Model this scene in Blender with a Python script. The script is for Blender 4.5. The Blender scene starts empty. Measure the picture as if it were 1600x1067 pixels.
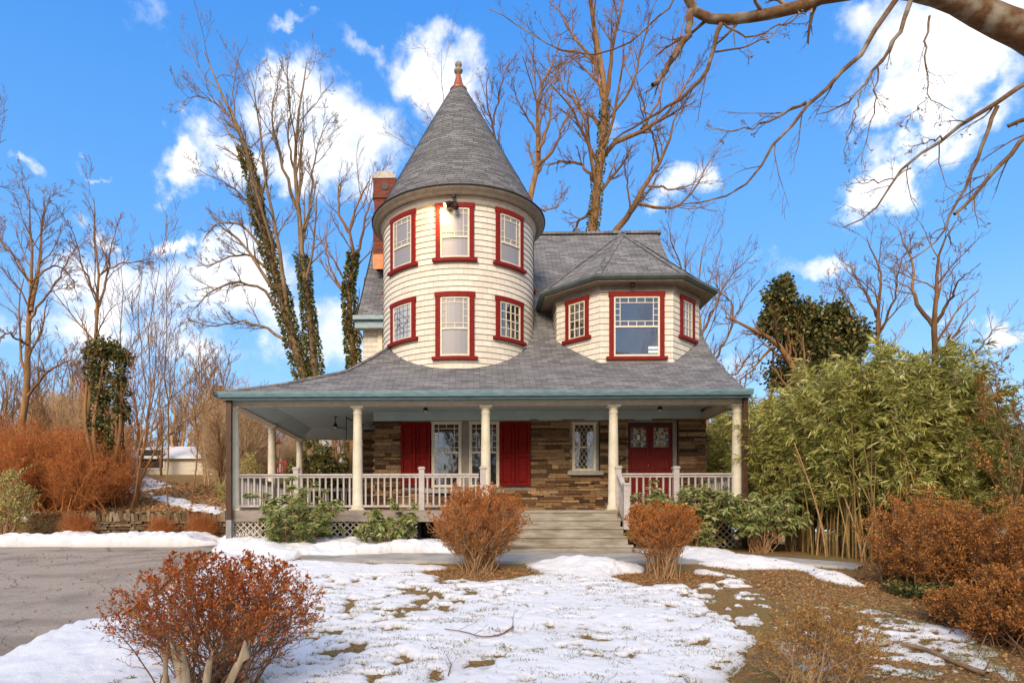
import bpy, math, random
import numpy as np
from mathutils import Vector, Matrix

# ------------------------------------------------------------------ camera
YAW = math.radians(1.5)
FPX, PPX, HOR = 1043.0, 712.7, 822.0
CAMZ = 0.6
col = bpy.context.scene.collection
sc = bpy.context.scene
cam_d = bpy.data.cameras.new("camera"); cam = bpy.data.objects.new("camera", cam_d)
col.objects.link(cam); sc.camera = cam
cam.location = (0, 0, CAMZ); cam.rotation_euler = (math.pi/2, 0, YAW)
cam_d.sensor_width = 36; cam_d.lens = 36*FPX/1600
cam_d.shift_x = (800-PPX)/1600; cam_d.shift_y = (HOR-533.5)/1600
cam_d.clip_start = 0.1; cam_d.clip_end = 3000

# ------------------------------------------------------------------ light
SUN_EL, SUN_AZ = math.radians(28), math.radians(-165)   # azimuth from +Y towards +X
sun_d = bpy.data.lights.new("sun", 'SUN'); sun = bpy.data.objects.new("sun", sun_d)
sun_d.energy = 2.15; sun_d.angle = math.radians(26); sun_d.color = (1.0, 0.82, 0.62)
col.objects.link(sun)
sdir = Vector((math.sin(SUN_AZ)*math.cos(SUN_EL), math.cos(SUN_AZ)*math.cos(SUN_EL), math.sin(SUN_EL)))
sun.rotation_euler = sdir.to_track_quat('Z', 'Y').to_euler(); sun.location = (0, -20, 30)
sc.view_settings.view_transform = 'Standard'; sc.view_settings.look = 'None'
sc.view_settings.exposure = 0.95; sc.view_settings.gamma = 1.0

def pix_dir(px, py):
    a, b = (px-PPX)/FPX, (HOR-py)/FPX
    x = a*math.cos(YAW) - 1*math.sin(YAW); y = a*math.sin(YAW) + math.cos(YAW)
    return x, y, b
def at(px, py, d):                       # pixel of the photograph -> point at distance y = d
    x, y, b = pix_dir(px, py)
    return (x/y*d, d, CAMZ + b/y*d)

world = bpy.data.worlds.new("World"); sc.world = world; world.use_nodes = True
nt = world.node_tree; nt.nodes.clear()
def N(nt, t, **kw):
    n = nt.nodes.new(t)
    for k, v in kw.items(): setattr(n, k, v)
    return n
def mth(nt, op, a, b=None, c=None, clamp=False):
    n = nt.nodes.new('ShaderNodeMath'); n.operation = op; n.use_clamp = clamp
    for i, v in enumerate((a, b, c)):
        if v is None: continue
        if isinstance(v, (int, float)): n.inputs[i].default_value = v
        else: nt.links.new(v, n.inputs[i])
    return n.outputs[0]
def mixc(nt, fac, a, b, mode='MIX'):
    n = nt.nodes.new('ShaderNodeMix'); n.data_type = 'RGBA'; n.blend_type = mode
    for i, v in ((0, fac), (6, a), (7, b)):
        if isinstance(v, (int, float)): n.inputs[i].default_value = v
        elif isinstance(v, tuple): n.inputs[i].default_value = (*v[:3], 1)
        else: nt.links.new(v, n.inputs[i])
    return n.outputs[2]
def build_world():
    tc = N(nt, 'ShaderNodeTexCoord'); G = tc.outputs['Generated']
    sky = N(nt, 'ShaderNodeTexSky', sky_type='NISHITA', sun_disc=False)
    sky.sun_elevation = SUN_EL; sky.sun_rotation = SUN_AZ; sky.altitude = 100
    sky.air_density = 1.0; sky.dust_density = 0.2; sky.ozone_density = 3.0
    hs = N(nt, 'ShaderNodeHueSaturation'); hs.inputs['Saturation'].default_value = 1.18; hs.inputs['Hue'].default_value = .5
    nt.links.new(sky.outputs[0], hs.inputs['Color'])
    sep = N(nt, 'ShaderNodeSeparateXYZ'); nt.links.new(G, sep.inputs[0])
    az = mth(nt, 'ARCTAN2', sep.outputs[0], sep.outputs[1]); el = mth(nt, 'ARCSINE', sep.outputs[2])
    grad = N(nt, 'ShaderNodeValToRGB'); e = grad.color_ramp.elements
    e[0].position = 0; e[0].color = (.56, .80, 1, 1); e[1].position = 1; e[1].color = (.05, .28, .86, 1)
    for p_, c_ in ((.12, (.44, .72, 1)), (.35, (.18, .50, 1)), (.7, (.07, .34, .95))):
        q = e.new(p_); q.color = (*c_, 1)
    nt.links.new(mth(nt, 'DIVIDE', el, .95, clamp=True), grad.inputs[0])
    skyc = mixc(nt, .78, hs.outputs[0], mixc(nt, 1.0, grad.outputs[0], (3.75, 3.85, 4.0), 'MULTIPLY'))
    wn = N(nt, 'ShaderNodeTexNoise'); wn.inputs['Scale'].default_value = 5.5; wn.inputs['Detail'].default_value = 7; wn.inputs['Roughness'].default_value = .6
    nt.links.new(G, wn.inputs['Vector']); wsp = N(nt, 'ShaderNodeSeparateColor'); nt.links.new(wn.outputs['Color'], wsp.inputs[0])
    az = mth(nt, 'MULTIPLY_ADD', mth(nt, 'SUBTRACT', wsp.outputs[0], .5), .34, az); elw = mth(nt, 'MULTIPLY_ADD', mth(nt, 'SUBTRACT', wsp.outputs[1], .5), .24, el)
    # warp noise
    ns = N(nt, 'ShaderNodeTexNoise'); ns.inputs['Scale'].default_value = 7; ns.inputs['Detail'].default_value = 10; ns.inputs['Roughness'].default_value = .62
    nt.links.new(G, ns.inputs['Vector'])
    ns2 = N(nt, 'ShaderNodeTexNoise'); ns2.inputs['Scale'].default_value = 3.2; ns2.inputs['Detail'].default_value = 8; ns2.inputs['Roughness'].default_value = .55
    mp = N(nt, 'ShaderNodeMapping'); mp.inputs['Scale'].default_value = (1, 1, 2.2); mp.inputs['Location'].default_value = (3.1, .7, 1.9)
    nt.links.new(G, mp.inputs[0]); nt.links.new(mp.outputs[0], ns2.inputs['Vector'])
    blobs = [(470,170,120,75,1),(530,235,110,90,1),(420,245,120,60,.9),(300,265,55,45,.8),(440,130,80,40,.8),(700,70,65,60,.9),(740,130,75,85,.9),(660,110,60,60,.8),
      (560,70,70,30,.62),(1455,70,125,110,1),(1400,160,90,60,.95),(1520,150,70,70,.8),(1370,60,80,60,.8),(1345,290,80,45,.95),(1320,245,45,30,.5),(1090,275,70,40,.75),(1240,412,110,22,.7),
      (1545,525,90,30,.9),(120,375,60,32,.75),(258,366,38,20,.75),(370,415,90,40,.75),(180,450,170,70,.62),(420,470,220,80,.72),(520,530,120,90,.8),(950,150,45,60,.5),
      (110,215,60,14,.55),(450,45,60,18,.55),(1000,420,120,60,.45),(250,540,250,60,.6),(1120,560,120,60,.5),(1600,620,120,50,.6),(10,230,40,20,.6),(160,237,40,9,.6)]
    best = None
    for (cx, cy, rx, ry, w) in blobs:
        x, y, b = pix_dir(cx, cy); a0 = math.atan2(x, y); e0 = math.atan2(b, math.hypot(x, y))
        k = math.cos(a0)**2*1.0; ra = rx/FPX*k; re = ry/FPX*math.cos(e0)**2*math.cos(a0)
        u = mth(nt, 'MULTIPLY', mth(nt, 'SUBTRACT', az, a0), 1/ra); v = mth(nt, 'MULTIPLY', mth(nt, 'SUBTRACT', elw, e0), 1/re)
        r2 = mth(nt, 'MULTIPLY_ADD', u, u, mth(nt, 'MULTIPLY', v, v))
        g = mth(nt, 'MULTIPLY', mth(nt, 'EXPONENT', mth(nt, 'MULTIPLY', r2, -0.8)), w)
        best = g if best is None else mth(nt, 'MAXIMUM', best, g)
    # unseen clouds added above and behind the viewer as neutral fill light
    back = mth(nt, 'MULTIPLY', mth(nt, 'MAXIMUM', mth(nt, 'LESS_THAN', sep.outputs[1], 0.0), mth(nt, 'GREATER_THAN', el, .93)), 0.62)
    best = mth(nt, 'MAXIMUM', best, back)
    dens = mth(nt, 'ADD', best, mth(nt, 'MULTIPLY', mth(nt, 'SUBTRACT', ns.outputs[0], .5), 1.75))
    dens = mth(nt, 'ADD', dens, mth(nt, 'MULTIPLY', mth(nt, 'SUBTRACT', ns2.outputs[0], .5), 0.7))
    mr = N(nt, 'ShaderNodeMapRange', interpolation_type='SMOOTHSTEP'); nt.links.new(dens, mr.inputs[0])
    mr.inputs[1].default_value = .34; mr.inputs[2].default_value = .86
    cl = mixc(nt, mth(nt, 'MULTIPLY_ADD', ns.outputs[0], 3.0, -.95, clamp=True), (3.4, 3.7, 4.2), (5.4, 5.25, 5.15))
    out = mixc(nt, mth(nt, 'MULTIPLY', mr.outputs[0], .97), skyc, cl)
    bg = N(nt, 'ShaderNodeBackground'); bg.inputs[1].default_value = 0.135
    nt.links.new(out, bg.inputs[0])
    wo = N(nt, 'ShaderNodeOutputWorld'); nt.links.new(bg.outputs[0], wo.inputs[0])
build_world()

# ------------------------------------------------------------------ materials
MAT = {}
def new_mat(name):
    m = bpy.data.materials.new(name); m.use_nodes = True; n = m.node_tree
    b = n.nodes['Principled BSDF']; MAT[name] = m
    return m, n, b
def L(c):      # 0-255 sRGB -> linear
    return tuple(((v/255)/12.92 if v/255 <= .04045 else ((v/255+.055)/1.055)**2.4) for v in c)
def noisy(name, c1, c2, scale=8, rough=.8, bump=0, bscale=None, coords='Object', stretch=(1,1,1), detail=6, metallic=0, lo=.35, hi=.65, c3=None, s3=1.3, spec=.3, coat=0):
    m, n, b = new_mat(name)
    tc = N(n, 'ShaderNodeTexCoord'); mp = N(n, 'ShaderNodeMapping'); mp.inputs['Scale'].default_value = stretch
    n.links.new(tc.outputs[coords], mp.inputs[0])
    t = N(n, 'ShaderNodeTexNoise'); t.inputs['Scale'].default_value = scale; t.inputs['Detail'].default_value = detail; t.inputs['Roughness'].default_value = .6
    n.links.new(mp.outputs[0], t.inputs['Vector'])
    r = N(n, 'ShaderNodeMapRange'); n.links.new(t.outputs[0], r.inputs[0]); r.inputs[1].default_value = lo; r.inputs[2].default_value = hi
    c = mixc(n, r.outputs[0], c1, c2)
    if c3:
        t3 = N(n, 'ShaderNodeTexNoise'); t3.inputs['Scale'].default_value = s3; t3.inputs['Detail'].default_value = 5
        n.links.new(mp.outputs[0], t3.inputs['Vector'])
        r3 = N(n, 'ShaderNodeMapRange'); n.links.new(t3.outputs[0], r3.inputs[0]); r3.inputs[1].default_value = .48; r3.inputs[2].default_value = .68
        c = mixc(n, r3.outputs[0], c, c3)
    n.links.new(c, b.inputs['Base Color'])
    b.inputs['Roughness'].default_value = rough; b.inputs['Metallic'].default_value = metallic; b.inputs['Specular IOR Level'].default_value = spec
    b.inputs['Coat Weight'].default_value = coat
    if bump:
        t2 = N(n, 'ShaderNodeTexNoise'); t2.inputs['Scale'].default_value = bscale or scale*3; t2.inputs['Detail'].default_value = 8
        n.links.new(mp.outputs[0], t2.inputs['Vector'])
        bp = N(n, 'ShaderNodeBump'); bp.inputs['Strength'].default_value = min(1, bump*10); bp.inputs['Distance'].default_value = bump
        n.links.new(t2.outputs[0], bp.inputs['Height']); n.links.new(bp.outputs[0], b.inputs['Normal'])
    return m
def attr_ramp(name, stops, rough=.7, attr='rnd', trans=0, noise=0, bump=0, spec=.3):
    m, n, b = new_mat(name)
    a = N(n, 'ShaderNodeAttribute'); a.attribute_name = attr
    cr = N(n, 'ShaderNodeValToRGB'); e = cr.color_ramp.elements
    for i, (p, c) in enumerate(stops):
        el = e[i] if i < 2 else e.new(p)
        el.position = p; el.color = (*c, 1)
    n.links.new(a.outputs['Fac'], cr.inputs[0]); c = cr.outputs[0]
    tc = N(n, 'ShaderNodeTexCoord')
    if noise:
        t = N(n, 'ShaderNodeTexNoise'); t.inputs['Scale'].default_value = 14; t.inputs['Detail'].default_value = 6
        n.links.new(tc.outputs['Object'], t.inputs['Vector'])
        r = N(n, 'ShaderNodeMapRange'); n.links.new(t.outputs[0], r.inputs[0]); r.inputs[1].default_value = .3; r.inputs[2].default_value = .7
        r.inputs[3].default_value = 1-noise; r.inputs[4].default_value = 1+noise*.5
        v = N(n, 'ShaderNodeCombineColor')
        for i in range(3): n.links.new(r.outputs[0], v.inputs[i])
        c = mixc(n, 1.0, c, v.outputs[0], 'MULTIPLY')
    n.links.new(c, b.inputs['Base Color']); b.inputs['Roughness'].default_value = rough; b.inputs['Specular IOR Level'].default_value = spec
    if bump:
        t = N(n, 'ShaderNodeTexNoise'); t.inputs['Scale'].default_value = 30; t.inputs['Detail'].default_value = 8
        n.links.new(tc.outputs['Object'], t.inputs['Vector'])
        bp = N(n, 'ShaderNodeBump'); bp.inputs['Distance'].default_value = bump; bp.inputs['Strength'].default_value = .8
        n.links.new(t.outputs[0], bp.inputs['Height']); n.links.new(bp.outputs[0], b.inputs['Normal'])
    if trans:
        tr = N(n, 'ShaderNodeBsdfTranslucent'); n.links.new(c, tr.inputs[0])
        mx = N(n, 'ShaderNodeMixShader'); mx.inputs[0].default_value = trans
        n.links.new(b.outputs[0], mx.inputs[1]); n.links.new(tr.outputs[0], mx.inputs[2])
        n.links.new(mx.outputs[0], n.nodes['Material Output'].inputs[0])
    return m
def brick(name, c1, c2, cm, w, h, mortar, line=None, rough=.85, bump=.004, bias=0, nz=.25, nscale=1.5, offs=.5, warp=0.0, squash=1):
    m, n, b = new_mat(name)
    uv = N(n, 'ShaderNodeUVMap'); uv.uv_map = 'UVMap'; vec = uv.outputs[0]
    if warp:
        t0 = N(n, 'ShaderNodeTexNoise'); t0.inputs['Scale'].default_value = 3; n.links.new(vec, t0.inputs['Vector'])
        vm = N(n, 'ShaderNodeVectorMath'); vm.operation = 'MULTIPLY_ADD'; n.links.new(t0.outputs['Color'], vm.inputs[0])
        vm.inputs[1].default_value = (warp, warp, 0); n.links.new(vec, vm.inputs[2]); vec = vm.outputs[0]
    t = N(n, 'ShaderNodeTexBrick'); n.links.new(vec, t.inputs['Vector'])
    t.inputs['Color1'].default_value = (*c1, 1); t.inputs['Color2'].default_value = (*c2, 1); t.inputs['Mortar'].default_value = (*cm, 1)
    t.inputs['Scale'].default_value = 1; t.inputs['Brick Width'].default_value = w; t.inputs['Row Height'].default_value = h
    t.inputs['Mortar Size'].default_value = mortar; t.inputs['Mortar Smooth'].default_value = .15; t.inputs['Bias'].default_value = bias
    t.offset = offs
    base = t.outputs[0]
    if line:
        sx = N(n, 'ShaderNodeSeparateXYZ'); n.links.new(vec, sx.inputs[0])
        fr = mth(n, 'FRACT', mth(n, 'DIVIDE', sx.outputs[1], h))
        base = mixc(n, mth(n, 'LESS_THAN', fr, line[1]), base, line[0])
    ns = N(n, 'ShaderNodeTexNoise'); ns.inputs['Scale'].default_value = nscale; ns.inputs['Detail'].default_value = 9; ns.inputs['Roughness'].default_value = .65
    n.links.new(vec, ns.inputs['Vector'])
    r = N(n, 'ShaderNodeMapRange'); n.links.new(ns.outputs[0], r.inputs[0]); r.inputs[1].default_value = .3; r.inputs[2].default_value = .7
    r.inputs[3].default_value = 1-nz; r.inputs[4].default_value = 1+nz*.6
    v = N(n, 'ShaderNodeCombineColor')
    for i in range(3): n.links.new(r.outputs[0], v.inputs[i])
    c = mixc(n, 1.0, base, v.outputs[0], 'MULTIPLY')
    n.links.new(c, b.inputs['Base Color']); b.inputs['Roughness'].default_value = rough; b.inputs['Specular IOR Level'].default_value = .25
    if bump:
        nf = N(n, 'ShaderNodeTexNoise'); nf.inputs['Scale'].default_value = 60; n.links.new(vec, nf.inputs['Vector'])
        hgt = mth(n, 'ADD', mth(n, 'MULTIPLY', t.outputs['Fac'], -1.0), mth(n, 'MULTIPLY', nf.outputs[0], .35))
        bp = N(n, 'ShaderNodeBump'); bp.inputs['Distance'].default_value = bump; bp.inputs['Strength'].default_value = 1
        n.links.new(hgt, bp.inputs['Height']); n.links.new(bp.outputs[0], b.inputs['Normal'])
    return m
def plain(name, c, rough=.5, metallic=0, emit=0, spec=.5):
    m, n, b = new_mat(name); b.inputs['Base Color'].default_value = (*c, 1); b.inputs['Roughness'].default_value = rough
    b.inputs['Metallic'].default_value = metallic; b.inputs['Specular IOR Level'].default_value = spec
    if emit: b.inputs['Emission Color'].default_value = (*c, 1); b.inputs['Emission Strength'].default_value = emit
    return m

brick('roof_shingle', (.13,.126,.128), (.245,.235,.232), (.05,.046,.045), .30, .115, .006, nz=.28, nscale=1.2, bump=.006)
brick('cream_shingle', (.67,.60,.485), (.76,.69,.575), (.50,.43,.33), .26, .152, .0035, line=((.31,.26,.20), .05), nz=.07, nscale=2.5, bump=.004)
brick('chimney_brick', (.15,.028,.016), (.27,.055,.028), (.16,.11,.08), .20, .07, .008, nz=.3, nscale=3, bump=.008)
noisy('cream_trim', (.66,.57,.42), (.76,.68,.52), 9, .55)
noisy('taupe_trim', (.36,.30,.235), (.46,.39,.31), 7, .55)
noisy('frieze_paint', (.52,.45,.35), (.62,.55,.44), 7, .55)
noisy('red_trim', (.17,.009,.007), (.23,.015,.010), 12, .6, spec=.15)
noisy('shutter_red', (.15,.005,.003), (.22,.008,.005), 9, .65, spec=.12)
noisy('door_wood', (.12,.006,.003), (.22,.014,.006), 5, .5, stretch=(6,6,1), spec=.2)
noisy('door_frame_dark', (.05,.02,.016), (.08,.03,.022), 6, .5)
noisy('teal_gutter', (.12,.205,.225), (.20,.305,.33), 4, .4, stretch=(1,1,4), spec=.5)
noisy('ceiling_blue', (.46,.58,.585), (.54,.65,.65), 3, .6)
noisy('grey_frame', (.24,.20,.16), (.31,.27,.22), 9, .6)
noisy('rail_wood', (.42,.37,.33), (.56,.50,.45), 10, .75, bump=.002, stretch=(1,1,1), c3=(.36,.31,.27))
noisy('skirt_wood', (.27,.22,.18), (.38,.32,.27), 6, .85, bump=.003, stretch=(1,1,7), c3=(.22,.19,.15))
noisy('lattice_wood', (.42,.36,.28), (.58,.51,.42), 8, .8, c3=(.32,.28,.2))
noisy('deck_wood', (.20,.17,.15), (.28,.24,.2), 5, .8)
noisy('column_paint', (.66,.58,.43), (.76,.69,.54), 6, .5, c3=(.58,.52,.34), s3=2.2)
noisy('brown_pipe', (.05,.022,.01), (.085,.04,.02), 6, .45)
noisy('grey_pipe', (.22,.21,.20), (.3,.29,.28), 6, .5)
noisy('copper', (.36,.11,.045), (.52,.18,.08), 9, .5, metallic=.35)
noisy('copper_dark', (.34,.10,.05), (.48,.16,.09), 9, .5, metallic=.6)
noisy('finial_stone', (.22,.19,.14), (.35,.3,.23), 14, .7)
noisy('step_stone', (.30,.26,.20), (.43,.38,.30), 3, .9, bump=.004, stretch=(1,1,4), c3=(.22,.18,.12), s3=1.7)
noisy('sill_stone', (.30,.28,.25), (.4,.38,.34), 12, .8)
noisy('chimney_cap', (.42,.38,.3), (.55,.5,.42), 6, .9)
noisy('mortar', (.24,.15,.085), (.32,.21,.12), 14, .95, bump=.01, bscale=40)
noisy('concrete', (.36,.33,.29), (.47,.44,.39), 4, .9, bump=.003, bscale=50, c3=(.28,.25,.21))
noisy('asphalt', (.32,.255,.195), (.43,.355,.28), 60, .95, bump=.004, bscale=90, c3=(.24,.19,.145), s3=1.1)
noisy('dark_metal', (.03,.024,.02), (.05,.04,.03), 10, .5, metallic=.3)
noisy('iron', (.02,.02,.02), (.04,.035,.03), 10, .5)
noisy('twig_pale', (.42,.27,.14), (.62,.43,.24), 5, .9)
noisy('cornice_brown', (.21,.165,.125), (.29,.235,.18), 7, .6)
plain('brass', (.7,.5,.2), .3, 1)
plain('lead', (.11,.1,.09), .5, .2)
plain('sticker', (.62,.74,.74), .5)
plain('white_paint', (.75,.75,.74), .5)
plain('lamp_glow', (1.0, .72, .3), .5, 0, 10)
plain('lit_window', (1.0, .62, .12), .6, 0, .55)
noisy('dark_teal', (.085,.105,.10), (.13,.155,.145), 4, .45)
plain('drip_edge', (.03,.025,.022), .7)
def rough_up_asphalt():
    m = MAT['asphalt']; n = m.node_tree; b = n.nodes['Principled BSDF']; c = b.inputs['Base Color'].links[0].from_socket
    tc = N(n, 'ShaderNodeTexCoord'); O = tc.outputs['Object']
    w = N(n, 'ShaderNodeTexNoise'); w.inputs['Scale'].default_value = 1.5; w.inputs['Detail'].default_value = 8; n.links.new(O, w.inputs['Vector'])
    vm = N(n, 'ShaderNodeVectorMath'); vm.operation = 'MULTIPLY_ADD'; n.links.new(w.outputs['Color'], vm.inputs[0]); vm.inputs[1].default_value = (.9, .9, 0); n.links.new(O, vm.inputs[2])
    v = N(n, 'ShaderNodeTexVoronoi'); v.feature = 'DISTANCE_TO_EDGE'; v.inputs['Scale'].default_value = .38; n.links.new(vm.outputs[0], v.inputs['Vector'])
    cr = mth(n, 'LESS_THAN', v.outputs['Distance'], .004)
    sp = N(n, 'ShaderNodeTexNoise'); sp.inputs['Scale'].default_value = 38; sp.inputs['Detail'].default_value = 4; n.links.new(O, sp.inputs['Vector'])
    r = N(n, 'ShaderNodeMapRange'); n.links.new(sp.outputs[0], r.inputs[0]); r.inputs[1].default_value = .56; r.inputs[2].default_value = .66
    c = mixc(n, mth(n, 'MULTIPLY', r.outputs[0], .55), c, (.45, .40, .33))
    r2 = N(n, 'ShaderNodeMapRange'); n.links.new(sp.outputs[0], r2.inputs[0]); r2.inputs[1].default_value = .42; r2.inputs[2].default_value = .34
    c = mixc(n, mth(n, 'MULTIPLY', r2.outputs[0], .6), c, (.13, .10, .075))
    mp = N(n, 'ShaderNodeMapping'); mp.inputs['Scale'].default_value = (.22, .9, 1); n.links.new(O, mp.inputs[0])
    st = N(n, 'ShaderNodeTexNoise'); st.inputs['Scale'].default_value = 1.1; st.inputs['Detail'].default_value = 9; n.links.new(mp.outputs[0], st.inputs['Vector'])
    r3 = N(n, 'ShaderNodeMapRange'); n.links.new(st.outputs[0], r3.inputs[0]); r3.inputs[1].default_value = .56; r3.inputs[2].default_value = .62
    c = mixc(n, mth(n, 'MULTIPLY', r3.outputs[0], .4), c, (.19, .14, .10))
    c = mixc(n, mth(n, 'MULTIPLY', cr, .5), c, (.06, .045, .03)); n.links.new(c, b.inputs['Base Color'])
rough_up_asphalt()
def glassm(name, c, rough=.06, spec=.9, nz=None):
    m, n, b = new_mat(name); b.inputs['Base Color'].default_value = (*c, 1); b.inputs['Roughness'].default_value = rough
    b.inputs['IOR'].default_value = 1.9; b.inputs['Specular IOR Level'].default_value = spec
    tc = N(n, 'ShaderNodeTexCoord'); t = N(n, 'ShaderNodeTexNoise'); t.inputs['Scale'].default_value = 1.7; t.inputs['Detail'].default_value = 2
    n.links.new(tc.outputs['Object'], t.inputs['Vector']); bp = N(n, 'ShaderNodeBump'); bp.inputs['Distance'].default_value = .01; bp.inputs['Strength'].default_value = .5
    n.links.new(t.outputs[0], bp.inputs['Height']); n.links.new(bp.outputs[0], b.inputs['Normal'])
glassm('blind_glass', (.27,.255,.26), .4, .22)
glassm('dark_glass', (.022,.02,.018), .03)
glassm('mid_glass', (.06,.052,.045), .04)
glassm('leaded_glass', (.42,.42,.42), .15, .5)
attr_ramp('stone', [(0,(.055,.03,.016)),(.25,(.14,.075,.036)),(.5,(.27,.155,.07)),(.78,(.42,.26,.12)),(1,(.20,.13,.08))], .9, noise=.4, bump=.012)
attr_ramp('stained', [(0,(.30,.02,.012)),(.2,(.55,.42,.2)),(.4,(.03,.03,.03)),(.6,(.08,.07,.06)),(.8,(.5,.28,.06)),(1,(.45,.45,.42))], .2, spec=.7)
attr_ramp('wall_stone', [(0,(.08,.05,.025)),(.5,(.17,.11,.055)),(1,(.27,.19,.11))], .95, noise=.35, bump=.02)
noisy('bark_warm', (.18,.085,.032), (.34,.19,.085), 7, .95, stretch=(1,1,.25), bump=.01, c3=(.13,.065,.027), s3=.8)
noisy('bark_grey', (.16,.095,.048), (.32,.215,.12), 9, .95, stretch=(1,1,.25), bump=.01)
noisy('bark_limb', (.09,.045,.02), (.19,.105,.05), 14, .95, bump=.02, bscale=22, c3=(.30,.26,.20), s3=4, lo=.3, hi=.7)
noisy('twig_orange', (.34,.115,.03), (.52,.21,.065), 5, .9)
noisy('twig_tan', (.34,.19,.085), (.52,.32,.16), 5, .9)
noisy('twig_brown', (.17,.085,.045), (.27,.15,.08), 5, .9)
noisy('weathered_wood', (.34,.26,.16), (.5,.4,.27), 9, .95, stretch=(3,3,.6), bump=.01, c3=(.2,.14,.08), s3=4)
noisy('culm', (.20,.115,.035), (.42,.28,.10), 4, .6, c3=(.2,.2,.06), s3=2)
attr_ramp('ivy', [(0,(.06,.065,.015)),(.5,(.14,.14,.035)),(1,(.27,.24,.08))], .55, trans=.15)
attr_ramp('ivy_dark', [(0,(.03,.038,.012)),(.5,(.10,.11,.028)),(.8,(.24,.22,.07)),(1,(.26,.14,.05))], .5, trans=.1)
attr_ramp('bamboo_leaf', [(0,(.12,.125,.018)),(.3,(.33,.33,.065)),(.65,(.56,.52,.15)),(.9,(.70,.66,.33)),(1,(.52,.32,.11))], .5, trans=.16)
attr_ramp('rhodo_leaf', [(0,(.10,.14,.03)),(.5,(.25,.29,.08)),(.85,(.42,.40,.16)),(1,(.42,.28,.12))], .42, trans=.12, spec=.5)
attr_ramp('orange_leaf', [(0,(.30,.10,.022)),(.5,(.58,.18,.03)),(1,(.75,.25,.035))], .8, trans=.25)
attr_ramp('rust_leaf', [(0,(.30,.05,.014)),(.5,(.58,.13,.024)),(.85,(.68,.24,.05)),(1,(.34,.27,.06))], .7, trans=.2)
attr_ramp('tan_leaf', [(0,(.32,.12,.03)),(.5,(.52,.26,.07)),(.85,(.56,.36,.11)),(1,(.34,.31,.07))], .8, trans=.2)
attr_ramp('brown_leaf', [(0,(.28,.10,.022)),(.5,(.53,.21,.045)),(1,(.68,.34,.10))], .8, trans=.2)
attr_ramp('dead_leaf', [(0,(.19,.09,.035)),(.5,(.40,.21,.085)),(1,(.55,.34,.15))], .85)
attr_ramp('grass', [(0,(.10,.11,.025)),(.5,(.25,.21,.06)),(1,(.42,.33,.14))], .85, trans=.2)
# ------------------------------------------------------------------ helpers
def tag(o, label=None, cat=None, group=None, kind=None):
    if label: o['label'] = label
    if cat: o['category'] = cat
    if group: o['group'] = group
    if kind: o['kind'] = kind
    return o
def empty(name, loc=(0,0,0), label=None, cat=None, group=None):
    o = bpy.data.objects.new(name, None); col.objects.link(o); o.location = loc
    o.empty_display_size = .2
    return tag(o, label, cat, group)
def link(name, me, mat, parent=None, loc=(0,0,0)):
    if mat and not me.materials: me.materials.append(MAT[mat])
    o = bpy.data.objects.new(name, me); col.objects.link(o); o.location = loc
    if parent: o.parent = parent
    return o
def copy_tree(o, parent=None):
    c = o.copy(); col.objects.link(c); c.parent = parent
    for ch in list(o.children): copy_tree(ch, c)
    return c
def auto_uv(me):
    uv = me.uv_layers.new(name='UVMap')
    data = np.zeros(len(me.loops)*2)
    for p in me.polygons:
        n = p.normal
        if abs(n.z) > .999: h, v = Vector((1,0,0)), Vector((0,1,0))
        else:
            h = Vector((0,0,1)).cross(n).normalized(); v = n.cross(h)
        for li in p.loop_indices:
            co = me.vertices[me.loops[li].vertex_index].co
            data[2*li] = co.dot(h); data[2*li+1] = co.dot(v)
    uv.data.foreach_set('uv', data)
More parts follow.
